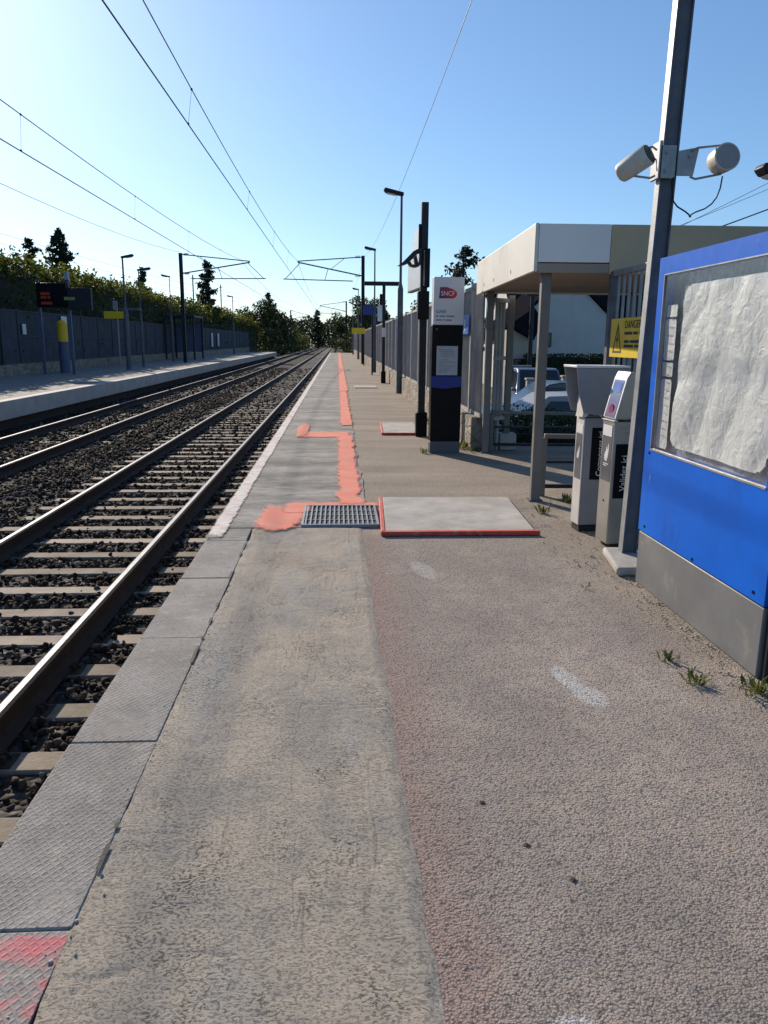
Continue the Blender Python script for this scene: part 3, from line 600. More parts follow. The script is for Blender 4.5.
# ------------------------------------------------------------------ weeds
def weed(label, loc, n, h, spread, flat=0.5):
    V = []; Fw = []
    for k in range(n):
        a = random.uniform(0, 2*math.pi); r0 = random.uniform(0, spread)*0.5; b0 = Vector((math.cos(a)*r0, math.sin(a)*r0, 0)); ln = h*random.uniform(0.5, 1.1); lean = random.uniform(0.2, 1.0)*flat
        a2 = a+random.uniform(-0.9, 0.9); d = Vector((math.cos(a2)*lean, math.sin(a2)*lean, 1)).normalized(); sd_ = Vector((-math.sin(a2), math.cos(a2), 0))*ln*random.uniform(0.06, 0.13)
        m1 = b0+d*ln*0.55; tip = b0+d*ln*0.9+Vector((math.cos(a2), math.sin(a2), -0.25))*ln*0.35*lean; i = len(V)
        V += [b0-sd_*0.4, b0+sd_*0.4, m1+sd_, m1-sd_, tip]; Fw += [(i, i+1, i+2, i+3), (i+3, i+2, i+4, i+4)]
    me = bpy.data.meshes.new('weed'); me.from_pydata([v[:] for v in V], [], [tuple(dict.fromkeys(f)) for f in Fw]); me.update()
    tag(link('weed', me, M['weed'], loc=loc), label, 'weed')
weed('small weed tuft in the asphalt nearer the grey plinth, the upper of two', (1.49, 3.15, 0), 46, 0.045, 0.09, 1.2)
weed('bushier weed tuft in the asphalt, the lower of the two in front of the plinth', (1.51, 2.93, 0), 60, 0.05, 0.12, 1.2)
weed('dry weed clump at the near corner of the grey plinth', (1.72, 2.82, 0), 70, 0.06, 0.16, 1.1)
weed('tiny weed sprig in the asphalt between the steel post footing and the plinth', (1.45, 4.2, 0), 14, 0.035, 0.08, 1.3)
weed('low weed on the sandy ground beside the white ticket stamper', (1.72, 6.2, 0), 26, 0.09, 0.10, 0.9)
weed('weed at the foot of the low guard rail behind the shelter post', (2.05, 6.62, 0), 30, 0.10, 0.16, 0.8)
weed('yellow green weed growing out of the ballast under the platform edge', (-1.06, 4.95, -0.70), 60, 0.22, 0.14, 0.6)
weed('green weeds at the foot of the rubble wall behind the totem', (1.66, 10.3, 0), 80, 0.13, 0.5, 0.7)
weed('weed strip along the rubble wall base behind the tall sign post', (1.66, 13.4, 0), 90, 0.14, 0.6, 0.7)
weed('weeds at the left foot of the dark totem', (1.10, 9.75, 0), 24, 0.09, 0.12, 0.8)
weed('weeds by the rear shelter post base', (1.80, 9.95, 0), 40, 0.09, 0.3, 0.8)
# little pebbles and dead leaves on the asphalt
for k, (x, y, lb) in enumerate(((0.44, 2.11, 'dead leaf scrap on the asphalt, farthest of three'), (0.62, 1.75, 'curled dead leaf on the asphalt, middle of three'), (0.53, 1.9, 'dead leaf crumb on the asphalt, small one between two others'))):
    mb = MB(); mb.quad((-0.010, 0, -0.003), (0, -0.006, 0.001), (0.012, 0.001, -0.002), (0.001, 0.007, 0.002)); mb.quad((-0.004, 0.004, -0.003), (0.006, 0.0, 0.003), (0.012, 0.008, -0.001), (0.002, 0.012, -0.003))
    tag(obj('dead_leaf', mb, M['bark'], loc=(x, y, 0)), lb, 'leaf')

def grit_field():
    bmx = bmesh.new(); bmesh.ops.create_icosphere(bmx, subdivisions=1, radius=1.0); bv = np.array([v.co[:] for v in bmx.verts]); bf = np.array([[v.index for v in f.verts] for f in bmx.faces]); bmx.free()
    P = np.concatenate([np.stack([1.775-np.abs(rng.normal(0, 0.07, 420)), rng.uniform(2.6, 4.6, 420)], 1), np.stack([rng.uniform(1.45, 1.95, 420), rng.uniform(4.6, 6.9, 420)], 1), np.stack([1.72-np.abs(rng.normal(0, 0.10, 300)), rng.uniform(10, 20, 300)], 1), np.stack([rng.normal(-0.64, 0.03, 120), rng.uniform(1.0, 5.3, 120)], 1)])
    n = len(P); r = 0.0022+0.006*rng.random(n)**4; V = bv[None]*(1+rng.uniform(-0.4, 0.3, (n, 12, 1)))*r[:, None, None]*rng.uniform(0.6, 1.2, (n, 1, 3)); V[:, :, 0] += P[:, 0, None]; V[:, :, 1] += P[:, 1, None]; V[:, :, 2] += (r*0.4+0.002)[:, None]
    stuff(link('loose_grit', np_mesh('loose_grit', V.reshape(-1, 3), (bf[None]+(np.arange(n)*12)[:, None, None]).reshape(-1, 3)), M['concrete']), 'loose grit and crumbs of mortar on the platform', 'grit')
grit_field()
# ------------------------------------------------------------------ information board (right)
bx = 1.78
b = thing('information_board', 'bright blue information board with papers behind glass on a grey plinth', 'notice board', (bx, 3.64, 0)); Y0, Y1 = -0.69, 0.69
mb = MB(); mb.box(0.005, 0.16, Y0+0.004, Y1-0.004, 0, 0.315); obj('plinth', mb, M['plinth'], b, bev=0.006)
mb = MB(); mb.box(0.0, 0.14, Y0, Y1, 0.325, 0.815); mb.box(0.0, 0.14, Y0, Y1, 1.765, 1.86); mb.box(0.0, 0.14, 0.605, Y1, 0.815, 1.765); mb.box(0.0, 0.14, Y0, -0.60, 0.815, 1.765); obj('frame', mb, M['blue'], b)
mb = MB(); mb.box(0.02, 0.13, Y0-0.035, Y0-0.001, 0.0, 1.855); obj('end_post', mb, M['post_dark'], b, bev=0.004)
mb = MB(); mb.box(0.06, 0.12, -0.60, 0.605, 0.815, 1.765); obj('backing', mb, M['backing'], b)
def sheet(name, y0, y1, z0, z1, amp, rad, x=0.045, ny=90, nz=90, seed=0):
    V = []; idx = {}
    ysn = np.linspace(y0, y1, ny); zsn = np.linspace(z0, z1, nz); keep = np.zeros((ny, nz), bool)
    for i, y in enumerate(ysn):
        for j, z in enumerate(zsn):
            dx = max(rad-(y-y0), rad-(y1-y), 0); dz = max(rad-(z-z0), rad-(z1-z), 0); keep[i, j] = math.hypot(dx, dz) <= rad*1.001
            c = 1.1*abs(noise.noise((y*2.6+seed+1.2*z, z*1.1, 1.5)))+0.45*abs(noise.noise((y*6+z*3.5, z*2.6-y*2, seed+2.5)))+0.16*abs(noise.noise((y*13-z*7, z*7, seed)))
            V.append((x-amp*(c-0.35)*1.2, y, z))
    Fs = [(i*nz+j, (i+1)*nz+j, (i+1)*nz+j+1, i*nz+j+1) for i in range(ny-1) for j in range(nz-1) if keep[i, j] and keep[i+1, j] and keep[i, j+1] and keep[i+1, j+1]]
    return link(name, np_mesh(name, V, Fs, True), M['paper'], b)
sheet('crumpled_sheet', -0.545, 0.41, 0.855, 1.70, 0.022, 0.07, 0.03)
for z0, z1 in ((0.83, 1.21), (1.225, 1.30), (1.312, 1.53), (1.542, 1.605)): sheet('paper_strip', 0.462, 0.602, z0, z1, 0.006, 0.001, 0.025, 18, 30, 5+z0)
# faint printed lines on the papers
mb = MB()
for k in range(16): z = 0.9+k*0.042; mb.box(0.0165, 0.0175, 0.49, 0.49+random.uniform(0.03, 0.09), z, z+0.003)
obj('print_lines', mb, M['ink_grey'], b)
mb = MB(); mb.quad((0.004, -0.598, 0.817), (0.004, 0.603, 0.817), (0.004, 0.603, 1.763), (0.004, -0.598, 1.763)); obj('glass_pane', mb, M['glass'], b)
mb = MB(); mb.box(-0.004, 0.02, -0.603, 0.608, 0.808, 0.818); mb.box(-0.004, 0.02, -0.603, 0.608, 1.764, 1.770); mb.box(-0.004, 0.02, 0.603, 0.609, 0.818, 1.764); obj('pane_trim', mb, M['galv'], b)
mb = MB()
for y, z in ((0.60, 0.36), (-0.60, 0.36), (-0.02, 0.34), (0.62, 0.79)): mb.tube([(-0.004, y, z), (0.004, y, z)], 0.008, 8)
obj('rivets', mb, M['black'], b)
mb = MB(); mb.box(0.06, 0.09, 0.1, 0.18, 1.86, 1.873); mb.box(0.05, 0.09, -0.5, -0.1, 1.86, 1.868); obj('top_fitting', mb, M['galv'], b)

# ------------------------------------------------------------------ big steel post with loudspeakers
post = thing('steel_post', 'tall weathered H section steel post between the ticket machines and the blue board', 'post', (1.905, 4.78, 0))
mb = MB(); lean = 0.022
def hbeam(z0, z1):
    for x0, x1, yA, yB in ((-0.048, -0.039, -0.034, 0.034), (0.039, 0.048, -0.034, 0.034), (-0.039, 0.039, -0.018, -0.010)):
        vs = mb.box(x0, x1, yA, yB, z0, z1)
        for v in vs: v.co.x += lean*v.co.z
hbeam(0.0, 6.2); obj('beam', mb, M['galv_dark'], post)
mb = MB(); vs = mb.box(-0.0512, -0.0482, -0.035, 0.035, 0.02, 6.2)
for v in vs: v.co.x += lean*v.co.z
obj('sunlit_flange_skin', mb, M['galv'], post)  # lighter steel skin on the sunward flange: sunlight put into its colour
mb = MB(); mb.prism([(-0.20, -0.36), (0.06, -0.38), (0.10, 0.12), (-0.12, 0.14)], 0, 0.055, 2); obj('footing', mb, M['concrete'], post, bev=0.018)
mb = MB(); zb = 2.44; lx = lean*zb
mb.box(lx-0.075, lx+0.02, -0.073, -0.062, zb-0.09, zb+0.09); mb.box(lx-0.082, lx-0.064, -0.073, 0.05, zb-0.09, zb+0.115); mb.prism([(lx+0.03, zb-0.075), (lx+0.13, zb-0.075), (lx+0.155, zb+0.085), (lx+0.03, zb+0.06)], -0.072, -0.063, 1)
for x, z in ((-0.04, 0.05), (-0.04, -0.05), (0.10, 0.03)): mb.tube([(lx+x, -0.08, zb+z), (lx+x, -0.07, zb+z)], 0.009, 6)
obj('bracket_plate', mb, M['galv'], post, bev=0.002)
for nm, lb, base, p0, p1, r in (('loudspeaker', 'ivory cylindrical loudspeaker on the left of the steel post, tilted down', (1.82, 4.70, 2.43), (-0.03, -0.06, 0.035), (-0.155, 0.07, -0.055), 0.062),
                                ('loudspeaker', 'ivory round loudspeaker on the right of the steel post, facing the camera', (2.19, 4.70, 2.43), (0.06, -0.07, 0.03), (0.055, 0.05, 0.018), 0.078)):
    r_o = thing(nm, lb, 'loudspeaker', base, 0); a, c = Vector(p0), Vector(p1); ax = (c-a).normalized()
    mb = MB(); ln = (c-a).length; prof = [(0, 0.92), (0.03, 1.0), (0.55, 0.97), (0.86, 0.93), (0.95, 0.84), (1.0, 0.62)]
    mb.tube([a+ax*ln*t for t, _ in prof], [r*q for _, q in prof], 24); obj('body', mb, M['speaker'], r_o, sharp=50)
    mb = MB(); mb.tube([a-ax*0.004, a+ax*0.006], r*0.88, 24); obj('grille', mb, M['speaker_face'] if base[0] > 2 else M['post_dark'], r_o)
    mb = MB(); mid = (a+c)/2; s = -1 if base[0] > 2 else 1
    tgt = Vector((0.035, 0.0, 0.0)) if s > 0 else Vector((-0.125, -0.0, 0.0))
    for dz in (-1, 1):
        q = mid+Vector((0, 0, dz*r*1.0)); mb.tube([tgt+Vector((0, 0, dz*0.07)), tgt+Vector((-s*0.03, -0.01, dz*0.085)), q], 0.0065, 8)
    obj('yoke', mb, M['galv'], r_o)
mb = MB(); pts = [(0.168, -0.03, 2.392), (0.16, -0.04, 2.26), (0.14, -0.02, 2.19), (0.095, 0, 2.155), (0.093, 0, 2.13), (0.088, 0, 2.155), (0.04, -0.02, 2.20), (0.03, -0.03, 2.27), (0.012, -0.05, 2.33), (0.03, -0.06, 2.345)]
sm = []
for i in range(len(pts)-1):
    p0, p1 = Vector(pts[i]), Vector(pts[i+1]); sm += [p0.lerp(p1, 0.25), p0.lerp(p1, 0.75)]
mb.tube([v*1.0+Vector((0.05+1.15*max(0, v.x-0.03), 0, 0)) for v in sm], 0.0045, 6); tag(obj('speaker_cable', mb, M['rubber'], loc=(1.875, 4.70, 0)), 'thin dark cable looping down between steel post and right loudspeaker', 'cable')
mb = MB(); mb.tube([(-0.045, 0.04, 2.50), (0.02, -0.03, 2.47), (0.045, -0.05, 2.44), (0.055, -0.05, 2.38)], 0.0045, 6); tag(obj('speaker_cable', mb, M['rubber'], loc=(1.80, 4.72, 0)), 'short cable curling from the left loudspeaker to the post', 'cable')

# ------------------------------------------------------------------ ticket machines
hand = [(-0.30, -0.42), (0.10, -0.46), (0.26, -0.20), (0.36, 0.18), (0.30, 0.50), (0.20, 0.48), (0.18, 0.20), (0.08, 0.18), (0.04, 0.32), (-0.06, 0.30), (-0.08, 0.10), (-0.22, 0.02), (-0.36, -0.18)]
def pictogram(parent, cx, y, cz, s):
    mb = MB(); mb.prism([(cx+u*s, cz+v*s*1.4) for u, v in hand], y, y+0.0012, 1); mb.box(cx-0.32*s, cx+0.3*s, y, y+0.0012, cz-0.9*s, cz-0.82*s); mb.box(cx-0.32*s, cx+0.12*s, y, y+0.0012, cz-1.12*s, cz-1.04*s); obj('pictogram', mb, M['white'], parent)
# white stamper with wide hood.  front faces the tracks-side viewer: narrow face looks back to the camera's left
v1 = thing('ticket_stamper', 'white ticket stamper with a wide flared grey hood behind the steel machine', 'ticket machine', (1.872, 5.62, 0), R(4))
# local: narrow front face on -x side, long side face on -y side
mb = MB(); mb.box(-0.055, 0.20, -0.055, 0.085, 0.0, 0.045); obj('foot', mb, M['rubber'], v1)
mb = MB(); mb.box(-0.058, 0.21, -0.062, 0.09, 0.05, 0.86); obj('cabinet', mb, M['val_grey'], v1, bev=0.006)
mb = MB(); mb.box(-0.066, -0.058, -0.064, 0.092, 0.05, 0.86); mb.prism([(-0.085, 0.865), (-0.058, 0.865), (0.01, 0.93), (0.01, 1.0), (-0.055, 1.07), (-0.075, 1.0), (-0.078, 0.90)], -0.064, 0.075, 1); obj('front_panel', mb, M['val_white'], v1, bev=0.004)
mb = MB()
prof = [(-0.145, 1.235), (-0.11, 1.10), (-0.095, 1.0), (-0.03, 0.90), (0.22, 0.86), (0.24, 1.235)]
mb.prism([(-0.155, 1.225), (-0.125, 1.03), (-0.085, 0.90), (0.0, 0.885), (0.225, 0.87), (0.245, 1.225)], -0.085, -0.073, 1)
mb.prism([(-0.155, 1.225), (-0.125, 1.03), (-0.085, 0.90), (0.0, 0.885), (0.225, 0.87), (0.245, 1.225)], 0.165, 0.177, 1)
mb.prism([(-0.020, 1.215), (0.002, 0.94), (0.20, 0.87), (0.24, 1.215)], -0.073, 0.165, 1); obj('hood', mb, M['val_grey'], v1, bev=0.004)
mb = MB(); mb.prism([(-0.16, 1.226), (0.248, 1.226), (0.25, 1.24), (-0.16, 1.243)], -0.09, 0.18, 1); obj('hood_top', mb, M['white'], v1, bev=0.003)
mb = MB(); mb.box(0.0, 0.19, -0.065, -0.0622, 0.40, 0.79); obj('side_panel', mb, M['black'], v1)
text('lettering', 'Compostez ici', 0.058, M['white'], v1, (0.07, -0.0662, 0.595), (R(90), R(-90), 0), 0.0006)
mb = MB(); mb.box(-0.0675, -0.0662, -0.048, 0.072, 0.40, 0.74); obj('front_sticker', mb, M['val_dgrey'], v1)
mb = MB(); mb.box(-0.0685, -0.0662, -0.05, 0.074, 0.745, 0.81); obj('white_label', mb, M['white'], v1)
# white hand symbol on the narrow front
mb = MB(); mb.prism([(0.012-u*0.075, 0.60+v*0.105) for u, v in hand], -0.0692, -0.0676, 0); obj('pictogram', mb, M['white'], v1)
# steel validator
v2 = thing('ticket_validator', 'brushed steel ticket validator with a blue sloping head beside the steel post', 'ticket machine', (1.900, 5.145, 0), R(4))
mb = MB(); mb.box(-0.02, 0.20, -0.09, 0.07, 0.0, 0.035); obj('foot', mb, M['rubber'], v2)
mb = MB(); mb.box(-0.052, 0.20, -0.095, 0.10, 0.035, 0.885); obj('cabinet', mb, M['val_steel'], v2, bev=0.006)
mb = MB(); mb.prism([(-0.05, 0.90), (0.20, 0.90), (0.20, 1.185), (0.06, 1.215), (0.035, 1.205), (0.015, 1.17)], -0.096, 0.10, 1); obj('head', mb, M['val_steel'], v2, bev=0.006)
def sl(t, off):   # along the sloping front face of the head
    return (-0.05+0.065*t-off, 0.90+0.27*t)
mb = MB(); q0, q1 = sl(0.02, 0.004), sl(1.0, 0.004)
vs = [(q0[0], -0.097, q0[1]), (q0[0], 0.10, q0[1]), (q1[0], 0.10, q1[1]), (q1[0], -0.097, q1[1])]
mb.prism([(q0[0], q0[1]), (q0[0]+0.006, q0[1]), (q1[0]+0.006, q1[1]), (0.040, 1.213), (0.034, 1.216), (q1[0], q1[1]+0.004)], -0.0975, 0.101, 1); obj('head_rim', mb, M['white'], v2, bev=0.002)
M['val_face'] = gradient_mat('blue_face_sticker', [(0.0, (0.02, 0.03, 0.13)), (0.22, (0.13, 0.03, 0.11)), (0.4, (0.03, 0.05, 0.25)), (0.62, (0.06, 0.14, 0.24)), (0.8, (0.06, 0.10, 0.34)), (1.0, (0.16, 0.24, 0.46))], 2, 3.6, -3.25)
mb = MB(); a0, a1 = sl(0.04, 0.0065), sl(0.96, 0.0065)
mb.prism([(a0[0], a0[1]), (a0[0]+0.002, a0[1]), (a1[0]+0.002, a1[1]), (a1[0], a1[1])], -0.078, 0.082, 1); obj('face_sticker', mb, M['val_face'], v2)
mb = MB(); c0, c1 = sl(0.66, 0.0085), sl(0.90, 0.0085); mb.prism([(c0[0], c0[1]), (c0[0]+0.003, c0[1]), (c1[0]+0.003, c1[1]), (c1[0], c1[1])], -0.055, 0.06, 1); obj('display', mb, M['blue_sign'], v2)
mb = MB(); c0, c1 = sl(0.12, 0.0085), sl(0.34, 0.0085); mid = ((c0[0]+c1[0])/2, (c0[1]+c1[1])/2)
mb.tube([(mid[0]+0.006, 0.0, mid[1]), (mid[0]-0.002, 0.0, mid[1]+0.0006)], 0.036, 20); obj('card_target', mb, simple('pink_reader_target', (0.24, 0.05, 0.13), 0.4), v2)
mb = MB(); mb.box(-0.060, -0.03, -0.097, 0.102, 0.887, 0.893); obj('seam_trim', mb, M['white'], v2)
mb = MB(); mb.box(-0.0538, -0.0522, -0.075, 0.08, 0.47, 0.86); obj('front_sticker', mb, M['val_dgrey'], v2)
mb = MB(); mb.box(-0.0555, -0.0538, -0.068, 0.078, 0.78, 0.855); obj('white_label', mb, M['white'], v2)
mb = MB(); mb.prism([(-u*0.095, 0.665+v*0.13) for u, v in hand], -0.0552, -0.054, 0); mb.box(-0.0552, -0.054, -0.04, 0.045, 0.585, 0.592); mb.box(-0.0552, -0.054, -0.01, 0.045, 0.572, 0.579); obj('pictogram', mb, M['white'], v2)
mb = MB(); mb.box(-0.032, 0.15, -0.0985, -0.0952, 0.36, 0.735); obj('side_panel', mb, M['black'], v2)
text('lettering', 'Validez ici', 0.062, M['white'], v2, (0.035, -0.0992, 0.535), (R(90), R(-90), 0), 0.0006)
mb = MB(); mb.box(-0.005, 0.19, -0.0968, -0.0952, 0.845, 0.848); mb.box(0.03, 0.17, -0.0968, -0.0952, 0.80, 0.815); obj('name_plate', mb, M['galv'], v2)
mb = MB(); mb.tube([(-0.055, 0.0, 0.33), (-0.05, 0.0, 0.33)], 0.008, 10); obj('lock', mb, M['black'], v2)

# ------------------------------------------------------------------ shelter canopy over the exit
c = thing('canopy', 'flat cream canopy on square posts over the platform exit', 'canopy', (1.78, 6.74, 0), R(-1.9))
X0, X1, X2, Ya, Yb = -0.135, 0.50, 1.95, -0.13, 3.22
mb = MB(); mb.box(X0, X0+0.03, Ya, Yb, 1.985, 2.370); obj('side_fascia', mb, M['cream'], c, bev=0.006)
mb = MB(); mb.box(X0+0.032, X1, Ya, Ya+0.03, 2.060, 2.365); obj('front_fascia', mb, M['fascia_grey'], c, bev=0.004)
mb = MB(); mb.box(X0+0.032, X1, Ya+0.004, Ya+0.03, 1.975, 2.052); obj('lower_trim', mb, M['soffit'], c, bev=0.004)
mb = MB(); mb.box(X1+0.003, X2, Ya+0.003, Ya+0.03, 1.970, 2.365); obj('olive_fascia', mb, M['olive'], c, bev=0.004)
mb = MB(); mb.box(X0+0.03, X2, Ya+0.03, Yb-0.03, 2.270, 2.355); obj('roof_deck', mb, M['fascia_grey'], c)
mb = MB()
for k in range(12): y = Ya+0.05+k*0.272; mb.box(X0+0.035, X2, y, y+0.264, 2.020, 2.040)
obj('soffit', mb, M['soffit'], c, bev=0.004)
mb = MB(); mb.box(X0+0.032, X2, Yb-0.03, Yb, 2.000, 2.365); obj('rear_fascia', mb, M['fascia_grey'], c)
for x, y, s in ((0.0, 0.0, 0.082), (0.02, 3.06, 0.085), (1.80, 0.06, 0.09), (1.80, 3.05, 0.09)):
    mb = MB(); mb.box(x-s/2, x+s/2, y-s/2, y+s/2, 0, 2.018); pz = obj('post', mb, M['canopy_post'], c, bev=0.006)
    mb = MB(); mb.box(x-s*0.72, x+s*0.72, y-s*0.72, y+s*0.72, 0.0, 0.012); obj('base_plate', mb, M['galv_dark'], pz)
mb = MB()
for y in (0.9, 1.9, 2.6): mb.prism([(y, 2.05), (y+0.02, 2.05), (y+0.03, 2.075), (y+0.01, 2.085)], X0-0.003, X0-0.0005, 0)
obj('chipped_paint', mb, M['trim'], c)
# low guard rails
def guard(label, x0, x1, y, h, posts):
    t = thing('guard_rail', label, 'guard rail', (x0, y, 0)); L = x1-x0
    mb = MB(); mb.bar((0.0, 0, h), (L, 0, h-0.02), 0.05, 0.04); obj('top_rail', mb, M['canopy_post'], t, bev=0.004)
    mb = MB(); mb.bar((0.0, 0, 0.09), (L, 0, 0.08), 0.035); mb.bar((0.0, 0, 0.32), (L, 0, 0.31), 0.025); obj('lower_rail', mb, M['post_dark'], t)
    for x in posts:
        mb = MB(); mb.box(x-0.025, x+0.025, -0.025, 0.025, 0, h-0.015); obj('post', mb, M['canopy_post'], t, bev=0.003)
guard('low grey guard rail behind the front shelter post', 1.90, 3.3, 6.95, 0.56, (0.0, 1.3))
guard('low dark guard rail between the rear shelter post and the shrub', 2.0, 3.4, 9.92, 0.51, (0.0, 1.3))
# fence end post on a white block
t = thing('gate_post', 'slim grey gate post standing on a pale concrete block beside the rear shelter post', 'gate post', (2.24, 10.12, 0))
mb = MB(); mb.box(-0.10, 0.12, -0.11, 0.11, 0, 0.22); obj('block', mb, M['concrete'], t, bev=0.012)
mb = MB(); mb.box(-0.04, 0.04, -0.04, 0.04, 0.22, 1.99); obj('post', mb, M['canopy_post'], t, bev=0.005)

# side railing with the yellow warning sign
f = thing('bar_railing', 'tall pale bar railing behind the ticket machines and blue board', 'railing', (2.33, 3.0, 0))
mb = MB()
for k in range(30): y = k*0.12; mb.tube([(0, y, 0.06), (0, y, 1.95)], 0.013, 6)
obj('bars', mb, M['galv'], f)
mb = MB(); mb.box(-0.025, 0.025, -0.05, 3.58, 1.95, 1.995); obj('top_rail', mb, M['galv'], f, bev=0.003); mb = MB(); mb.box(-0.02, 0.02, -0.05, 3.58, 0.05, 0.085); obj('bottom_rail', mb, M['galv'], f, bev=0.003)
for y in (0.0, 1.8, 3.6):
    mb = MB(); mb.box(-0.035, 0.035, y-0.035, y+0.035, 0, 1.99); obj('post', mb, M['galv_dark'], f, bev=0.004)
ys_ = thing('warning_sign', 'yellow warning sign with black triangle on the bar railing', 'sign', (2.305, 6.14, 1.445))
mb = MB(); mb.box(-0.006, 0, -0.38, 0.37, -0.155, 0.155); obj('panel', mb, M['yellow'], ys_)
mb = MB(); tri = [(0.10, -0.12), (0.30, -0.12), (0.20, 0.12)]; tri2 = [(0.123, -0.105), (0.277, -0.105), (0.20, 0.085)]
for i in range(3):
    a, b_ = tri[i], tri[(i+1) % 3]; a2, b2 = tri2[i], tri2[(i+1) % 3]; mb.prism([a, b_, b2, a2], -0.0085, -0.0065, 0)
mb.prism([(0.205, 0.05), (0.175, -0.03), (0.20, -0.025), (0.19, -0.09), (0.225, 0.0), (0.2, -0.005)], -0.0085, -0.0065, 0); obj('triangle', mb, M['ink'], ys_)
text('lettering', 'DANGER', 0.085, M['ink'], ys_, (-0.0075, -0.12, 0.10), (R(90), 0, R(-90)), 0.0008)
mb = MB()
for z, ws in ((0.035, (0.16, 0.09, 0.08)), (-0.03, (0.10, 0.2)), (-0.065, (0.2, 0.12))):
    y = 0.045
    for w_ in ws: mb.box(-0.0085, -0.0065, y-w_, y, z-0.011, z+0.011); y -= w_+0.025
obj('small_print', mb, M['ink'], ys_)

# ------------------------------------------------------------------ right fence on its rubble wall
mb = MB(); mb.box(0, 0.22, -0.78, 84, -0.05, 0.44); tag(obj('low_wall', mb, M['rubble'], loc=(1.74, 10.75, 0), bev=0.02), 'low rubble stone wall under the long grey fence', 'wall')
f = thing('palisade_fence', 'long grey vertical slat fence on the rubble wall along the platform', 'fence', (1.86, 10.7, 0.44))
def panel_mesh(mat, W, n, H):
    mb = MB()
    for k in range(n):
        y = 0.07+(W-0.14)*(k+0.5)/n; w_ = (W-0.14)/n*0.40; mb.prism([(-0.022, y-w_), (-0.004, y-w_*0.5), (-0.004, y+w_*0.5), (-0.022, y+w_), (-0.016, y+w_), (0.004, y+w_*0.5), (0.004, y-w_*0.5), (-0.016, y-w_)], 0.03, H-0.05, 2)
    for z in (0.0, H-0.05): mb.box(-0.03, 0.03, 0.04, W-0.04, z, z+0.05)
    mb.box(0.006, 0.02, 0.04, W-0.04, H*0.5, H*0.5+0.05)
    return mb
W_ = 1.75; pan = obj('slat_panel', panel_mesh(None, W_, 15, 1.70), M['fence_grey'], f); mb = MB(); mb.box(-0.045, 0.045, -0.04, 0.04, -0.05, 1.74); pst = obj('post', mb, M['fence_grey'], f, bev=0.004)
for k in range(1, 48):
    q = pan.copy(); COL.objects.link(q); q.location = (0, k*W_, 0); q = pst.copy(); COL.objects.link(q); q.location = (0, k*W_, 0)
obj('slat_panel', panel_mesh(None, 0.84, 7, 1.70), M['fence_grey'], f, loc=(0, -0.86, 0))
gl = thing('fence_gate', 'short grey slat gate leaf between the rear shelter post and the slim gate post', 'gate', (1.96, 9.93, 0), R(-52))
obj('slat_panel', panel_mesh(None, 0.34, 3, 1.55), M['fence_grey'], gl, loc=(0, 0, 0.40)); mb = MB(); mb.box(-0.02, 0.02, 0.15, 0.19, 0, 0.41); obj('foot', mb, M['fence_grey'], gl)
mb = MB(); mb.box(-0.008, 0.0, -0.50, 0.40, -0.13, 0.13); s = thing('info_sign', 'small blue sign with white marks on the grey fence behind the totem', 'sign', (1.79, 11.15, 1.64)); obj('panel', mb, M['blue_sign'], s)
mb = MB(); mb.box(-0.0105, -0.0085, -0.20, -0.13, -0.08, 0.07); mb.box(-0.0105, -0.0085, 0.10, 0.22, -0.085, -0.045); obj('mark', mb, M['white'], s)

# ------------------------------------------------------------------ totem
t = thing('station_totem', 'slim black and white station totem with a red and purple logo', 'totem', (1.365, 9.80, 0), R(3))
mb = MB(); mb.box(-0.195, 0.195, -0.05, 0.09, 0.0, 0.15); obj('base', mb, M['val_dgrey'], t, bev=0.004)
mb = MB(); mb.box(-0.195, 0.195, -0.055, 0.095, 0.15, 1.605); obj('black_body', mb, M['black'], t, bev=0.006)
mb = MB(); mb.box(-0.185, 0.195, -0.058, 0.098, 1.608, 2.18); obj('white_head', mb, M['sign_white'], t, bev=0.005)
mb = MB(); mb.box(-0.135, 0.135, -0.0585, -0.0555, 0.99, 1.35); obj('info_sheet', mb, simple('printed_info_sheet', (0.42, 0.43, 0.46), 0.4, 0, 0.15, 14, 0), t)
mb = MB()
for k in range(12):
    z = 1.30-k*0.025
    if k == 4: continue
    mb.box(-0.11+random.uniform(0, 0.03), -0.02+random.uniform(0, 0.12), -0.0596, -0.0586, z, z+0.007)
obj('print_lines', mb, M['ink_grey'], t)
mb = MB(); mb.prism([(-0.193, 0.84), (-0.02, 0.82), (0.193, 0.85), (0.193, 0.975), (-0.193, 0.975)], -0.0575, -0.0555, 1); obj('blue_band', mb, M['blue_dark'], t)
M['logo'] = gradient_mat('purple_to_red_logo', [(0.0, (0.10, 0.01, 0.08)), (0.45, (0.28, 0.01, 0.07)), (1.0, (0.55, 0.02, 0.03))], 0, 5.0, 0.55)
lg = [(-0.115, 0.0), (-0.105, 0.145), (-0.02, 0.148), (0.07, 0.115), (0.105, 0.085), (0.108, 0.04), (0.085, 0.012), (0.06, 0.0)]
mb = MB(); mb.prism([(u-0.005, 1.925+v*0.92) for u, v in lg], -0.0610, -0.0582, 1); lo = obj('logo', mb, M['logo'], t)
text('lettering', 'SNCF', 0.078, M['white'], t, (-0.012, -0.0618, 1.982), (R(90), 0, 0), 0.0006, sx=0.92)
text('lettering', 'GARE', 0.052, M['ink'], t, (-0.155, -0.0589, 1.765), (R(90), 0, 0), 0.0005, 'LEFT')
mb = MB()
for z, ws in ((1.712, (0.03, 0.07, 0.10)), (1.665, (0.075, 0.02, 0.075))):
    x = -0.155
    for w_ in ws: mb.box(x, x+w_, -0.0594, -0.0583, z-0.008, z+0.008); x += w_+0.016
obj('small_print', mb, M['ink_grey'], t)
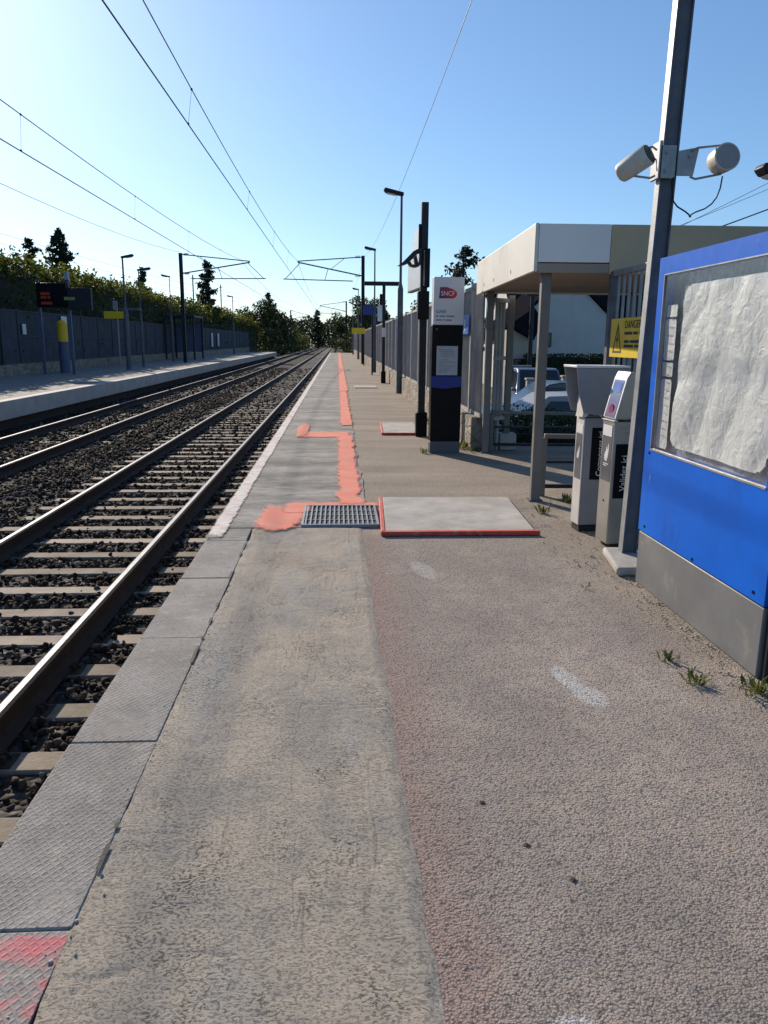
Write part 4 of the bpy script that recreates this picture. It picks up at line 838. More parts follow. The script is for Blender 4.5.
mb = MB(); mb.tube([(-0.14, -0.058, 1.555), (-0.14, -0.054, 1.555)], 0.014, 12); obj('lock', mb, M['galv_dark'], t)

# ------------------------------------------------------------------ tall dark sign post with name boards
t = thing('sign_post', 'tall dark sign post carrying white name boards beside the totem', 'sign post', (1.25, 11.56, 0))
mb = MB(); mb.box(-0.05, 0.05, -0.05, 0.05, 0.3, 3.34); obj('pole', mb, M['post_dark'], t, bev=0.006)
mb = MB(); mb.box(-0.085, 0.085, -0.08, 0.08, 0, 0.36); obj('base_sleeve', mb, M['black'], t, bev=0.01)
mb = MB(); mb.box(-0.085, 0.08, -0.08, 0.08, 1.72, 2.12); obj('collar_box', mb, M['black'], t, bev=0.01)
mb = MB(); mb.box(-0.012, 0.06, -0.15, 1.35, 2.17, 2.70); nb = obj('name_board_frame', mb, M['black'], t)
for v in nb.data.vertices: v.co.x -= 0.075*(v.co.y)
mb = MB(); mb.box(-0.017, -0.0125, -0.12, 1.32, 2.19, 2.68); nb = obj('name_board_face', mb, M['sign_white'], t)
for v in nb.data.vertices: v.co.x -= 0.075*(v.co.y)
mb = MB(); mb.box(-0.075, -0.055, -0.02, 1.0, 2.72, 3.02); obj('upper_board', mb, M['sign_white'], t)
mb = MB(); mb.box(-0.09, -0.05, -0.06, -0.022, 2.70, 3.04); obj('upper_board_edge', mb, M['black'], t)
# dark curved light hood over the board, with two slots
mb = MB()
outer = [(-0.39, 2.46), (-0.33, 2.50), (-0.24, 2.59), (-0.17, 2.66), (-0.10, 2.695), (-0.052, 2.70), (-0.052, 2.50), (-0.08, 2.46), (-0.13, 2.45), (-0.18, 2.46), (-0.22, 2.49)]
mb.prism([(-0.39, 2.46), (-0.33, 2.50), (-0.24, 2.59), (-0.17, 2.66), (-0.10, 2.695), (-0.052, 2.70), (-0.052, 2.655), (-0.10, 2.64), (-0.16, 2.575), (-0.24, 2.50), (-0.30, 2.475)], -0.17, 0.02, 1)
mb.prism([(-0.24, 2.50), (-0.215, 2.465), (-0.17, 2.448), (-0.13, 2.445), (-0.08, 2.46), (-0.052, 2.50), (-0.052, 2.53), (-0.10, 2.50), (-0.15, 2.475), (-0.19, 2.48), (-0.215, 2.52)], -0.17, 0.02, 1)
mb.prism([(-0.155, 2.58), (-0.125, 2.61), (-0.10, 2.50), (-0.14, 2.47)], -0.165, 0.015, 1); mb.prism([(-0.075, 2.65), (-0.052, 2.65), (-0.052, 2.52), (-0.085, 2.50)], -0.165, 0.015, 1)
obj('light_hood', mb, M['post_dark'], t, bev=0.004)

# ------------------------------------------------------------------ lamp posts
def lamp(label, loc, h, arm, thick, rz=0):
    t = thing('street_lamp', label, 'street lamp', loc, rz, 'lamp posts along both platforms')
    mb = MB(); mb.tube([(0, 0, 0), (0, 0, h*0.54)], [0.085*thick, 0.075*thick], 14); mb.tube([(0, 0, h*0.54), (0, 0, h*0.57)], [0.075*thick, 0.036*thick], 14); mb.tube([(0, 0, h*0.57), (0, 0, h)], [0.036*thick, 0.03*thick], 12); obj('pole', mb, M['galv_dark'], t)
    mb = MB(); mb.prism([(-arm-0.06, h+0.12), (-arm-0.02, h+0.17), (-0.1, h+0.09), (0.05, h+0.06), (0.05, h-0.02), (-0.1, h+0.0), (-arm, h+0.05)], -0.11, 0.11, 1); hd = obj('lamp_head', mb, M['post_dark'], t, bev=0.015)
    mb = MB(); mb.prism([(-arm+0.02, h+0.048), (-0.16, h+0.004), (-0.16, h-0.012), (-arm+0.05, h+0.025)], -0.08, 0.08, 1); obj('lens', mb, M['lens'], hd)
    return t
lamp('tall lamp post with a dark head reaching left, nearest behind the tall sign post', (1.69, 21.4, 0), 5.16, 0.42, 1.0)
lamp('lamp post behind the overhead line mast, second along this platform', (1.67, 36.0, 0), 5.38, 0.42, 1.0)
lamp('distant small lamp post, third along this platform', (1.60, 62.0, 0), 5.3, 0.42, 1.0)
lamp('tiny farthest lamp post at the end of this platform', (1.60, 84.0, 0), 5.3, 0.42, 1.0)
lamp('lamp post on the opposite platform standing out above the hedge, nearest there', (-9.75, 37.0, 0), 5.0, 0.45, 1.3, R(180))
lamp('thin lamp post just right of the nearest one on the opposite platform', (-9.95, 40.6, 0), 4.75, 0.55, 0.8, R(180))
lamp('lamp post with pale head left of the overhead mast on the opposite platform', (-10.5, 50.5, 0), 5.2, 0.45, 0.8, R(0))
lamp('small lamp post far along the opposite platform', (-10.5, 80.0, 0), 5.6, 0.5, 1.2, R(0))
lamp('street lamp at the right edge of the picture beyond the blue board', (5.35, 9.2, -1.1), 4.36, 0.45, 0.8)

# frame post with hanging sign, dark (right platform)
def t_frame(label, loc, h, xa, xb, col_white=True):
    t = thing('sign_gantry', label, 'sign gantry', loc)
    mb = MB(); mb.box(-0.05, 0.05, -0.05, 0.05, 0.35, h); obj('post', mb, M['post_dark'], t); mb = MB(); mb.box(-0.08, 0.08, -0.08, 0.08, 0, 0.4); obj('base_sleeve', mb, M['black'], t, bev=0.01)
    mb = MB(); mb.box(xa, xb, -0.07, 0.07, h-0.02, h+0.11); obj('cross_beam', mb, M['post_dark'], t, bev=0.004)
    mb = MB(); mb.box(-0.20, -0.055, -0.06, 0.04, 2.06, 2.58); obj('sign_panel', mb, M['sign_white'], t, bev=0.004); mb = MB(); mb.box(-0.14, -0.055, -0.04, 0.04, 2.6, 2.95); obj('box', mb, M['black'], t)
    mb = MB(); mb.box(-0.052, 0.052, -0.053, 0.053, 1.55, 1.85); obj('band', mb, M['sign_white'], t); return t
t_frame('dark post with a cross beam and small white panel beside the fence', (1.545, 26.6, 0), 3.24, -0.66, 0.55)
# far small signs on the right platform
t = thing('platform_sign', 'small blue platform sign on a post near the overhead mast', 'sign', (1.25, 33.0, 0)); mb = MB(); mb.box(0.16, 0.22, 0.012, 0.07, 0, 2.8); obj('post', mb, M['post_dark'], t)
mb = MB(); mb.box(-0.20, 0.24, -0.02, 0.01, 2.48, 2.86); obj('panel', mb, M['blue_dark'], t)
t = thing('platform_sign', 'yellow platform sign low beside the far fence', 'sign', (1.18, 46.0, 0)); mb = MB(); mb.box(0.30, 0.36, 0.012, 0.07, 0, 2.2); obj('post', mb, M['post_dark'], t)
mb = MB(); mb.box(-0.38, 0.40, -0.02, 0.01, 1.82, 2.16); obj('panel', mb, M['yellow'], t)

# ------------------------------------------------------------------ overhead line
def mast(label, loc, h, wx, ztop, zlow, side, mat):
    """wx: track centre relative to the mast"""
    t = thing('overhead_mast', label, 'mast', loc, 0, 'overhead line masts')
    mb = MB()
    for x in (-0.10, 0.088): mb.box(x, x+0.012, -0.1, 0.1, 0, h)
    mb.box(-0.088, 0.088, -0.006, 0.006, 0, h); obj('pole', mb, mat, t)
    mb = MB(); e = wx-0.10*np.sign(wx)*-1
    mb.tube([(0, 0, h-0.08), (wx*1.02, 0, ztop-0.08)], 0.032, 8); mb.tube([(0, 0, zlow+0.35), (wx*1.02, 0, ztop-0.14)], 0.040, 8); obj('cantilever', mb, M['galv_dark'], t)
    mb = MB(); mb.tube([(wx*0.16, 0, zlow+0.05), (wx*1.25, 0, zlow+0.12)], 0.030, 8); mb.tube([(wx*0.55, 0, (ztop+zlow)/2+0.1), (wx*0.6, 0, zlow+0.08)], 0.018, 6); mb.tube([(wx*1.22, 0, zlow+0.12), (wx*0.98, 0, (ztop+zlow)/2+0.45)], 0.022, 6); mb.tube([(wx*0.28, 0, ztop+0.15), (wx*0.5, 0, zlow+0.75)], 0.016, 6); obj('registration_arm', mb, M['galv_dark'], t)
    mb = MB()
    for zz, fx in ((h-0.08, 0.05), (zlow+0.36, 0.05)):
        for k in range(5): mb.tube([(wx*fx+np.sign(wx)*k*0.06, 0, zz), (wx*fx+np.sign(wx)*(k*0.06+0.03), 0, zz)], 0.075, 10)
    obj('insulator', mb, M['insul'], t); return t
mast('steel overhead line mast standing beyond the second lamp on this platform', (1.55, 49, 0), 6.5, -3.9, 6.2, 4.95, -1, M['post_dark'])
mast('overhead line mast on the opposite platform in front of the hedge', (-9.55, 49.5, 0), 6.55, 4.1, 6.2, 5.0, 1, M['post_dark'])
mast('distant overhead line mast right of the track past the platform end', (1.15, 108, -0.9), 7.6, -3.5, 7.1, 5.9, -1, M['post_dark'])
mast('distant overhead line mast left of the track by the far trees', (-8.9, 150, -0.9), 7.9, 3.5, 7.1, 5.9, 1, M['post_dark'])
def catenary(label, xc, zc, zm_lo, zm_hi, xm, spans):
    t = thing('overhead_line', label, 'overhead wire', (xc, 0, 0)); con, mes = [], []
    for (ya, yb) in spans:
        n = 24; con += [(0, ya+(yb-ya)*k/n, zc) for k in range(n)]
        mes += [(xm-xc, ya+(yb-ya)*k/n, zm_lo+(zm_hi-zm_lo)*((2*k/n-1)**2)) for k in range(n)]
    ye = spans[-1][1]; con.append((0, ye, zc)); mes.append((xm-xc, ye, zm_hi))
    mb = MB(); mb.tube(con, 0.011, 6); obj('contact_wire', mb, M['wire'], t); mb = MB(); mb.tube(mes, 0.0095, 6); obj('messenger_wire', mb, M['wire'], t)
    for ya, yb in spans:
        m = max(3, int((yb-ya)/7.8))
        for k in range(1, m):
            y = DR0+k*8.33 if False else ya+(yb-ya)*k/m
            zt = zm_lo+(zm_hi-zm_lo)*((2*(y-ya)/(yb-ya)-1)**2); mb = MB(); mb.tube([(0, y, zc), (xm-xc, y, zt)], 0.0032, 5)
            mb.tube([(0, y-0.02, zc+0.012), (0, y+0.02, zc+0.012)], 0.02, 6); mb.tube([(xm-xc, y-0.02, zt), (xm-xc, y+0.02, zt)], 0.02, 6); obj('dropper', mb, M['wire'], t)
catenary('overhead contact and messenger wires above the near track', -2.53, 4.98, 5.45, 6.15, -2.45, [(-3.0, 49), (49, 108), (108, 165), (165, 300)])
catenary('overhead contact and messenger wires above the far track', -6.0, 4.87, 5.50, 6.2, -5.95, [(-9.0, 49.5), (49.5, 108), (108, 150), (150, 300)])
def wire(label, pts, r=0.008):
    mb = MB(); mb.tube(pts, r, 5); tag(obj('wire', mb, M['wire']), label, 'wire')
def sagpts(a, b, sag, n=24): return [(a[0]+(b[0]-a[0])*k/n, a[1]+(b[1]-a[1])*k/n, a[2]+(b[2]-a[2])*k/n-sag*(1-(2*k/n-1)**2)) for k in range(n+1)]
wire('single feeder wire dropping from top right towards the lamp posts', sagpts((1.7, -4, 6.3), (1.6, 49, 6.4), 1.0)+sagpts((1.6, 49, 6.4), (1.2, 108, 6.7), 0.7)[1:], 0.0055)
wire('feeder wire along the opposite platform below the far track wires', sagpts((-10, -5, 7.0), (-9.6, 49.5, 6.6), 1.0), 0.009)
for k, (z0, lb) in enumerate(((10.4, 'thin distant power line, uppermost of three over the left hedge'), (9.6, 'thin distant power line, middle of three over the left hedge'), (8.9, 'thin distant power line, lowest of three over the left hedge'))):
    wire(lb, sagpts((-30, 45, z0), (-18, 150, z0-0.6), 0.8), 0.014)
for k, (a, b_, lb, r) in enumerate((((6.0, 20, 3.05), (14.0, 19.5, 6.0), 'thick black service cable above the blue board', 0.016), ((6.0, 21, 3.3), (14.0, 20.5, 6.6), 'thin service wire above the blue board, middle one', 0.006), ((6.5, 20, 3.3), (14.0, 19.5, 7.1), 'thin service wire above the blue board, highest one', 0.006))):
    wire(lb, sagpts(a, b_, 0.1), r)

# ------------------------------------------------------------------ opposite platform
mb = MB(); mb.box(-13.2, -8.0, -8, 97, -1.2, -0.10); struct(obj('opposite_platform', mb, M['concrete']))
mb = MB(); mb.box(-7.98, -7.55, -8, 97, -0.42, 0.0); struct(obj('opposite_platform_edge', mb, simple('pale_edge_stone', (0.46, 0.44, 0.41), 0.85, 0, 0.2, 2, 0.3), bev=0.012))
mb = MB(); mb.box(-13.2, -7.86, -8, 97, -0.08, 0.004); struct(obj('opposite_platform_surface', mb, simple('opposite_asphalt', (0.22, 0.205, 0.19), 0.9, 0, 0.25, 1.2, 0.3)))
mb = MB(); mb.box(-7.95, -7.85, -8, 97, -1.0, -0.43); struct(obj('opposite_platform_void_shade', mb, simple('dark_void_shade', (0.07, 0.065, 0.06), 0.9, 0, 0.25, 1.5, 0.3)))  # recess below the edge slab; its shade is put into the dark colour
mb = MB(); mb.box(0, 0.25, 0, 104, -0.1, 0.42); tag(obj('low_wall', mb, M['rubble'], loc=(-12.6, 6, 0)), 'low stone wall under the fence of the opposite platform', 'wall')
f = thing('palisade_fence', 'long dark slat fence along the opposite platform below the hedge', 'fence', (-12.48, 6, 0.42)); W_ = 2.55
pan = obj('slat_panel', panel_mesh(None, W_, 20, 2.05), M['fence_left'], f); mb = MB(); mb.box(-0.05, 0.05, -0.05, 0.05, -0.1, 2.1); pst = obj('post', mb, M['fence_left'], f)
pan.rotation_euler = (0, 0, 0)
for k in range(1, 41):
    q = pan.copy(); COL.objects.link(q); q.location = (0, k*W_, 0); q = pst.copy(); COL.objects.link(q); q.location = (0, k*W_, 0)
# hedge
def hedge(label, x0, x1, y0, y1, h, dens, size, mat, seed, hvar=0.5, shoots=1.0):
    t = thing('hedge', label, 'hedge', ((x0+x1)/2, y0, 0)); ox = t.location.x; L = y1-y0; wd = x1-x0
    ht = lambda y: h+hvar*(noise.noise((y*0.13, seed, 0))+0.6*noise.noise((y*0.5, seed, 4)))
    V = []; ysn = np.arange(0, L+0.01, 1.0)
    for y in ysn:
        hh = ht(y)-0.35
        V += [(-wd/2+0.3, y, -1.1), (-wd/2+0.3, y, hh*0.92), (-wd*0.1, y, hh), (wd*0.18, y, hh*0.98), (wd/2-0.35, y, hh*0.86), (wd/2-0.25, y, -1.1)]
    Fh = [(j*6+i, j*6+i+1, (j+1)*6+i+1, (j+1)*6+i) for j in range(len(ysn)-1) for i in range(5)]
    link('shade_core', np_mesh('shade_core', V, Fh), M['core'], t)  # solid dark core added inside the leaves so the hedge blocks the sun
    n = int(L*dens); y = rng.uniform(0, L, n); hv = np.array([ht(a) for a in y]); u = rng.random(n); P = np.empty((n, 3)); P[:, 1] = y
    top = u < 0.5; side = ~top
    P[top, 0] = rng.uniform(-wd/2, wd/2, top.sum()); P[top, 2] = hv[top]*(1-0.12*(2*np.abs(P[top, 0])/wd)**2)+rng.normal(0, 0.16, top.sum())-0.18
    P[side, 2] = hv[side]*(rng.random(side.sum())**0.6)*0.98; P[side, 0] = wd/2-0.12+rng.normal(0, 0.14, side.sum())-0.25*(P[side, 2]/hv[side])**2+0.14*np.sin(y[side]*1.7+P[side, 2]*2)
    ns = int(L*3.2*shoots); ysn = rng.uniform(0, L, ns); extra = []
    for q in ysn:
        hh = rng.uniform(0.15, 0.75); x = rng.uniform(-wd/2+0.2, wd/2-0.2); k = rng.integers(6, 14); tt = rng.random(k)
        extra.append(np.stack([x+rng.normal(0, 0.07, k), q+rng.normal(0, 0.07, k), ht(q)-0.1+hh*tt], 1))
    P = np.concatenate([P]+extra); Vl, Fl = leaves(P, size, 0.5); link('foliage', np_mesh('foliage', Vl, Fl), mat, t)
    mb = MB()
    for k in range(int(L/6)): y_c = k*6+2; mb.tube([(random.uniform(-0.3, 0.3), y_c, -1.1), (random.uniform(-0.3, 0.3), y_c, h*0.6)], 0.05, 5)
    obj('stem', mb, M['bark'], t)
hedge('tall sunlit leafy hedge behind the fence of the opposite platform', -14.9, -12.7, 2, 62, 4.72, 360, 0.17, M['hedge_leaf'], 1.0, 0.3)
hedge('farther, lower stretch of tall hedge behind the opposite platform', -15.0, -12.8, 62, 128, 4.55, 150, 0.24, M['hedge_leaf'], 2.0, 0.7)

# ------------------------------------------------------------------ furniture on the opposite platform
t = thing('help_column', 'yellow topped slate blue column standing on the opposite platform', 'column', (-11.3, 33.0, 0))
mb = MB(); mb.tube([(0, 0, 0), (0, 0, 1.28)], 0.20, 20); obj('column_body', mb, M['navy_col'], t); mb = MB(); mb.tube([(0, 0, 1.28), (0, 0, 2.02), (0, 0, 2.14)], [0.20, 0.20, 0.10], 20); obj('yellow_top', mb, M['yellow'], t)
t = thing('departure_display', 'dark departure display with glowing orange lines on the opposite platform', 'display', (-10.95, 31.6, -0.12))
mb = MB(); mb.box(-0.72, 0.42, -0.09, 0.09, 2.70, 3.62); obj('housing', mb, M['black'], t, bev=0.01)
mb = MB(); mb.box(0.44, 1.35, -0.07, 0.09, 2.62, 3.45); obj('side_panel', mb, M['post_dark'], t, bev=0.01)
mb = MB()
for z, ws in ((3.22, (0.35,)), (3.08, (0.22, 0.1)), (2.86, (0.42,))):
    x = -0.56
    for w_ in ws: mb.box(x, x+w_, -0.094, -0.0905, z-0.05, z+0.05); x += w_+0.05
obj('orange_lines', mb, emit('orange_led', (0.9, 0.10, 0.02), 0.03), t)
mb = MB(); mb.box(0.33, 0.75, -0.105, -0.0915, 2.98, 3.10); obj('green_label', mb, simple('lime_label', (0.22, 0.26, 0.08), 0.5), t)
for x in (-0.72, 0.42):
    mb = MB(); mb.box(x-0.05, x+0.05, 0.10, 0.2, 0, 3.75); obj('post', mb, M['navy_col'], t)
mb = MB(); mb.box(0.36, 0.50, -0.02, 0.22, 3.75, 4.05); obj('top_box', mb, M['galv'], t)
t = thing('security_camera', 'white security camera on a bracket above the left fence', 'camera', (-12.4, 29.6, 0)); mb = MB(); mb.bar((-0.28, 0, 4.05), (0.14, 0, 3.88), 0.17, 0.15); obj('camera_body', mb, M['white'], t)
mb = MB(); mb.tube([(0, 0.05, 0), (0, 0.05, 3.9)], 0.045, 8); obj('post', mb, M['post_dark'], t)
t = thing('notice_sign', 'small white notice on the fence right of the yellow topped column', 'sign', (-12.40, 36.5, 2.2)); mb = MB(); mb.box(0, 0.02, -0.36, 0.36, -0.18, 0.18); obj('panel', mb, M['sign_white'], t)
t = thing('notice_sign', 'narrow white notice on the fence left of the yellow topped column', 'sign', (-12.40, 31.9, 1.75)); mb = MB(); mb.box(0, 0.02, -0.17, 0.17, -0.2, 0.2); obj('panel', mb, M['sign_white'], t)
t = thing('platform_sign', 'wide yellow platform sign on a thin pale post on the opposite platform', 'sign', (-11.4, 41.0, 0)); mb = MB(); mb.box(-0.5, 0.55, -0.02, 0.02, 2.42, 2.78); obj('panel', mb, M['yellow'], t); mb = MB(); mb.tube([(0.15, 0.05, 0), (0.15, 0.05, 3.0)], 0.04, 8); obj('post', mb, M['galv'], t)
mb = MB(); mb.box(-0.02, 0.2, -0.03, 0.03, 2.85, 3.3); obj('top_plate', mb, M['galv'], t)
t = thing('shelter_post', 'dark post with a small flat cap beside the wide yellow sign', 'post', (-11.3, 43.0, 0)); mb = MB(); mb.box(-0.09, 0.09, -0.09, 0.09, 0, 2.9); obj('pole', mb, M['post_dark'], t); mb = MB(); mb.box(-0.3, 0.75, -0.25, 0.25, 2.9, 3.02); obj('cap', mb, M['galv_dark'], t)
mb = MB(); mb.box(-0.02, 0.10, -0.10, -0.092, 1.75, 2.1); obj('label_plate', mb, M['sign_white'], t)
t = thing('waiting_shelter', 'open waiting shelter with flat roof beyond the overhead mast on the opposite platform', 'shelter', (-11.2, 58, 0)); mb = MB(); mb.box(-1.2, 1.0, -1.2, 2.5, 2.95, 3.1); obj('roof', mb, M['post_dark'], t, bev=0.01)
for x, y in ((-1.1, -1.1), (0.9, -1.1), (-1.1, 2.4), (0.9, 2.4)): mb = MB(); mb.box(x-0.06, x+0.06, y-0.06, y+0.06, 0, 2.95); obj('post', mb, M['post_dark'], t)
mb = MB(); mb.box(-1.1, 0.9, 2.37, 2.40, 0.5, 2.6); obj('back_panel', mb, M['navy_col'], t)
for k, (x, y, lb) in enumerate(((-12.36, 78, 'pale poster on the far part of the left fence, left one'), (-12.36, 82, 'pale poster on the far part of the left fence, right one'))):
    mb = MB(); mb.box(0, 0.02, -0.5, 0.5, -0.65, 0.65); tag(obj('poster', mb, M['sign_white'], loc=(x, y, 1.4)), lb, 'poster')
def pole(label, loc, h, r=0.09):
    t = thing('utility_pole', label, 'pole', loc); mb = MB(); mb.tube([(0, 0, 0), (0, 0, h)], [r, r*0.75], 10); obj('shaft', mb, M['post_dark'], t); mb = MB(); mb.box(-0.25, 0.25, -0.04, 0.04, h-0.4, h-0.32); obj('crossarm', mb, M['post_dark'], t)
pole('slim pole rising behind the hedge beside the tall pine', (-16.5, 92, -1), 9.6); pole('slim pole behind the hedge, right of the one by the pine', (-16.0, 110, -1), 9.8); 

# ------------------------------------------------------------------ trees
def conifer(label, loc, h, rad, seed, bare=0.12, dens=1.0, flat=0.5):
    t = thing('conifer_tree', label, 'tree', loc); rs = np.random.default_rng(seed)
    mb = MB(); mb.tube([(0, 0, 0), (0.02*h*0.2, 0, h*0.5), (0, 0, h*0.98)], [h*0.022, h*0.014, h*0.003], 7); P = []
    nb = int(46*dens)
    for k in range(nb):
        z = h*(bare+(1-bare)*(k/nb)**0.9); fr = 1-(z/h-bare)/(1-bare); rr = rad*(fr**0.55)*rs.uniform(0.35, 1.1)+0.08; a = rs.uniform(0, 2*np.pi)
        tip = (math.cos(a)*rr, math.sin(a)*rr, z+rr*rs.uniform(0.0, 0.5)); mb.tube([(0, 0, z), tip], [h*0.005, h*0.001], 4, False)
        m = int(34+rr*55); tt = rs.random(m)**0.7; base = np.stack([tip[0]*tt, tip[1]*tt, z+(tip[2]-z)*tt], 1)
        P.append(base+rs.normal(0, 1, (m, 3))*np.array([0.13, 0.13, 0.10])*(0.6+rr*0.5))
    obj('trunk', mb, M['bark'], t); Vl, Fl = leaves(np.concatenate(P), h*0.028, 0.0); link('crown', np_mesh('crown', Vl, Fl), M['conifer'], t)
def broad(label, loc, h, rad, seed, mat='far_leaf', n=2600, leaf=0.0, name='leafy_tree', cat='tree', trunk=0.3):
    t = thing(name, label, cat, loc); rs = np.random.default_rng(seed); mb = MB(); mb.tube([(0, 0, 0), (0.05*rad, 0, h*0.35), (0, 0.03*h, h*0.7)], [h*0.03, h*0.02, h*0.006], 7)
    cl = []
    for k in range(16):
        a = rs.uniform(0, 2*np.pi); u = rs.uniform(0, 1)**0.5; z = rs.uniform(trunk, 0.93); sq = math.sqrt(max(0.05, 1-((z-0.55)/0.5)**2)); c_ = np.array([math.cos(a)*rad*0.72*u*sq, math.sin(a)*rad*0.72*u*sq, h*z]); cl.append((c_, rad*rs.uniform(0.26, 0.44)))
        mb.tube([(0, 0, h*min(z, 0.6)*0.8), tuple(c_)], [h*0.008, h*0.002], 4, False)
    P = []
    for c_, r in cl:
        m = n//16; d = rs.normal(size=(m, 3)); d /= np.linalg.norm(d, axis=1)[:, None]; P.append(c_+d*r*(rs.random(m)**0.35)[:, None]*np.array([1, 1, 0.85]))
    P = np.concatenate(P); P = P[P[:, 2] > 0.02]; Vl, Fl = leaves(P, leaf or rad*0.10, 0.2); obj('trunk', mb, M['bark'], t); link('crown', np_mesh('crown', Vl, Fl), M[mat], t)
conifer('dense dark conifer rising above the left hedge, taller of the pair', (-20.9, 62, -1), 10.4, 1.9, 21, 0.1, 1.5); conifer('smaller ragged conifer at the left of the pair above the hedge', (-22.4, 60, -1), 9.5, 1.7, 22, 0.1, 1.0)
conifer('small pointed conifer just right of the thin lamp post', (-18.3, 76, -1), 8.9, 1.5, 23, 0.1, 1.5); conifer('tall narrow pine with gaps right of the overhead mast', (-14.2, 88, -1), 10.8, 2.0, 24, 0.2, 1.0)
broad('rounded dark tree past the end of the left hedge', (-12.4, 135, -1), 9.4, 3.4, 31); conifer('dark conifer top behind the rounded tree', (-12.2, 142, -1), 10.6, 2.6, 25, 0.1, 1.5)
conifer('distant pointed conifer above the end of the track', (-5.6, 215, -1), 10.6, 2.6, 26, 0.05, 1.5); conifer('distant lower conifer right of the pointed one', (-1.0, 240, -1), 9.6, 3.0, 27, 0.05)
for k, (x, y, h, r_, lb) in enumerate(((-17, 150, 8.5, 4.5, 'bushy tree left of the rounded dark tree'), (-13, 165, 8.0, 4.5, 'bushy green tree right of the rounded dark tree'), (-14, 190, 8.5, 5, 'far green tree behind the left line mast'), (-17, 220, 9.5, 6, 'far tree at the left of the wood'),
                                        (3.2, 112, 8.6, 3.2, 'tall leafy tree past the end of this platform behind the fence'), (6.0, 120, 8.5, 3.8, 'leafy tree to the right behind the far fence'), (1.5, 150, 8.0, 3.4, 'shaded tree over the right of the track past the platform'), (9.5, 80, 6.2, 2.6, 'low tree showing above the fence between the lamp posts'))):
    broad(lb, (x, y, -1), h, r_, 40+k, n=3000)
broad('low dry shrub at the end of this platform', (1.0, 99, -1), 3.4, 2.3, 60, 'bush_leaf', 2200, 0.2, 'shrub', 'shrub', 0.1)
broad('light green shrub left of the far track', (-8.6, 190, -1), 3.8, 2.2, 61, 'weed', 1800, 0.25, 'shrub', 'shrub', 0.1)
# far wood closing the view
n = 34000; P = np.stack([rng.uniform(-75, 55, n), rng.uniform(262, 300, n), rng.random(n)**0.7], 1); hm = np.array([9.5+2.6*noise.noise((x*0.07, 0, 3))+2.2*noise.noise((x*0.25, 0, 5)) for x in P[:, 0]]); P[:, 2] = -1+P[:, 2]*hm
Vl, Fl = leaves(P, 0.9, 0.2); stuff(link('far_wood', np_mesh('far_wood', Vl, Fl), M['far_leaf']), 'dark wood closing the view at the end of the track', 'wood')
n = 16000; P = np.stack([rng.uniform(-20, -9.4, n), rng.uniform(128, 262, n), rng.random(n)], 1); hm = np.array([3.6+1.6*noise.noise((x*0.2, y*0.1, 3)) for x, y in P[:, :2]]); P[:, 2] = -1.1+P[:, 2]*(hm+3.2)*np.clip((-9.0-P[:, 0])/3.5, 0.15, 1)
Vl, Fl = leaves(P, 0.5, 0.3); stuff(link('bank_scrub', np_mesh('bank_scrub', Vl, Fl), M['bush_leaf']), 'dense scrub on the left bank past the opposite platform', 'scrub')
n = 5000; P = np.stack([rng.uniform(1.2, 9, n), rng.uniform(103, 262, n), rng.random(n)], 1); P[:, 2] = -1.1+P[:, 2]*3.4
Vl, Fl = leaves(P, 0.5, 0.3); stuff(link('bank_scrub', np_mesh('bank_scrub', Vl, Fl), M['bush_leaf']), 'dense scrub on the right bank past this platform', 'scrub')
# ragged tree above the fence, left of the canopy
conifer('ragged dark tree behind the fence left of the canopy', (5.35, 34, -1), 6.4, 1.35, 71, 0.45, 0.42)
# shrub at the exit
t = thing('shrub', 'dense dark shrub behind the low guard rail at the platform exit', 'shrub', (3.3, 11.4, -1.0)); n = 15000
P = np.stack([rng.uniform(-0.95, 2.2, n), rng.uniform(-0.6, 0.9, n), rng.random(n)**0.6], 1); hm = np.array([1.36+0.16*noise.noise((x*1.9, y*1.9, 2)) for x, y in P[:, :2]]); P[:, 2] *= hm; Vl, Fl = leaves(P, 0.055, 0.2); link('foliage', np_mesh('foliage', Vl, Fl), M['bush_leaf'], t)
mb = MB(); mb.box(-0.8, 2.1, -0.4, 0.75, 0, 1.08); obj('shade_core', mb, M['core'], t, bev=0.15)

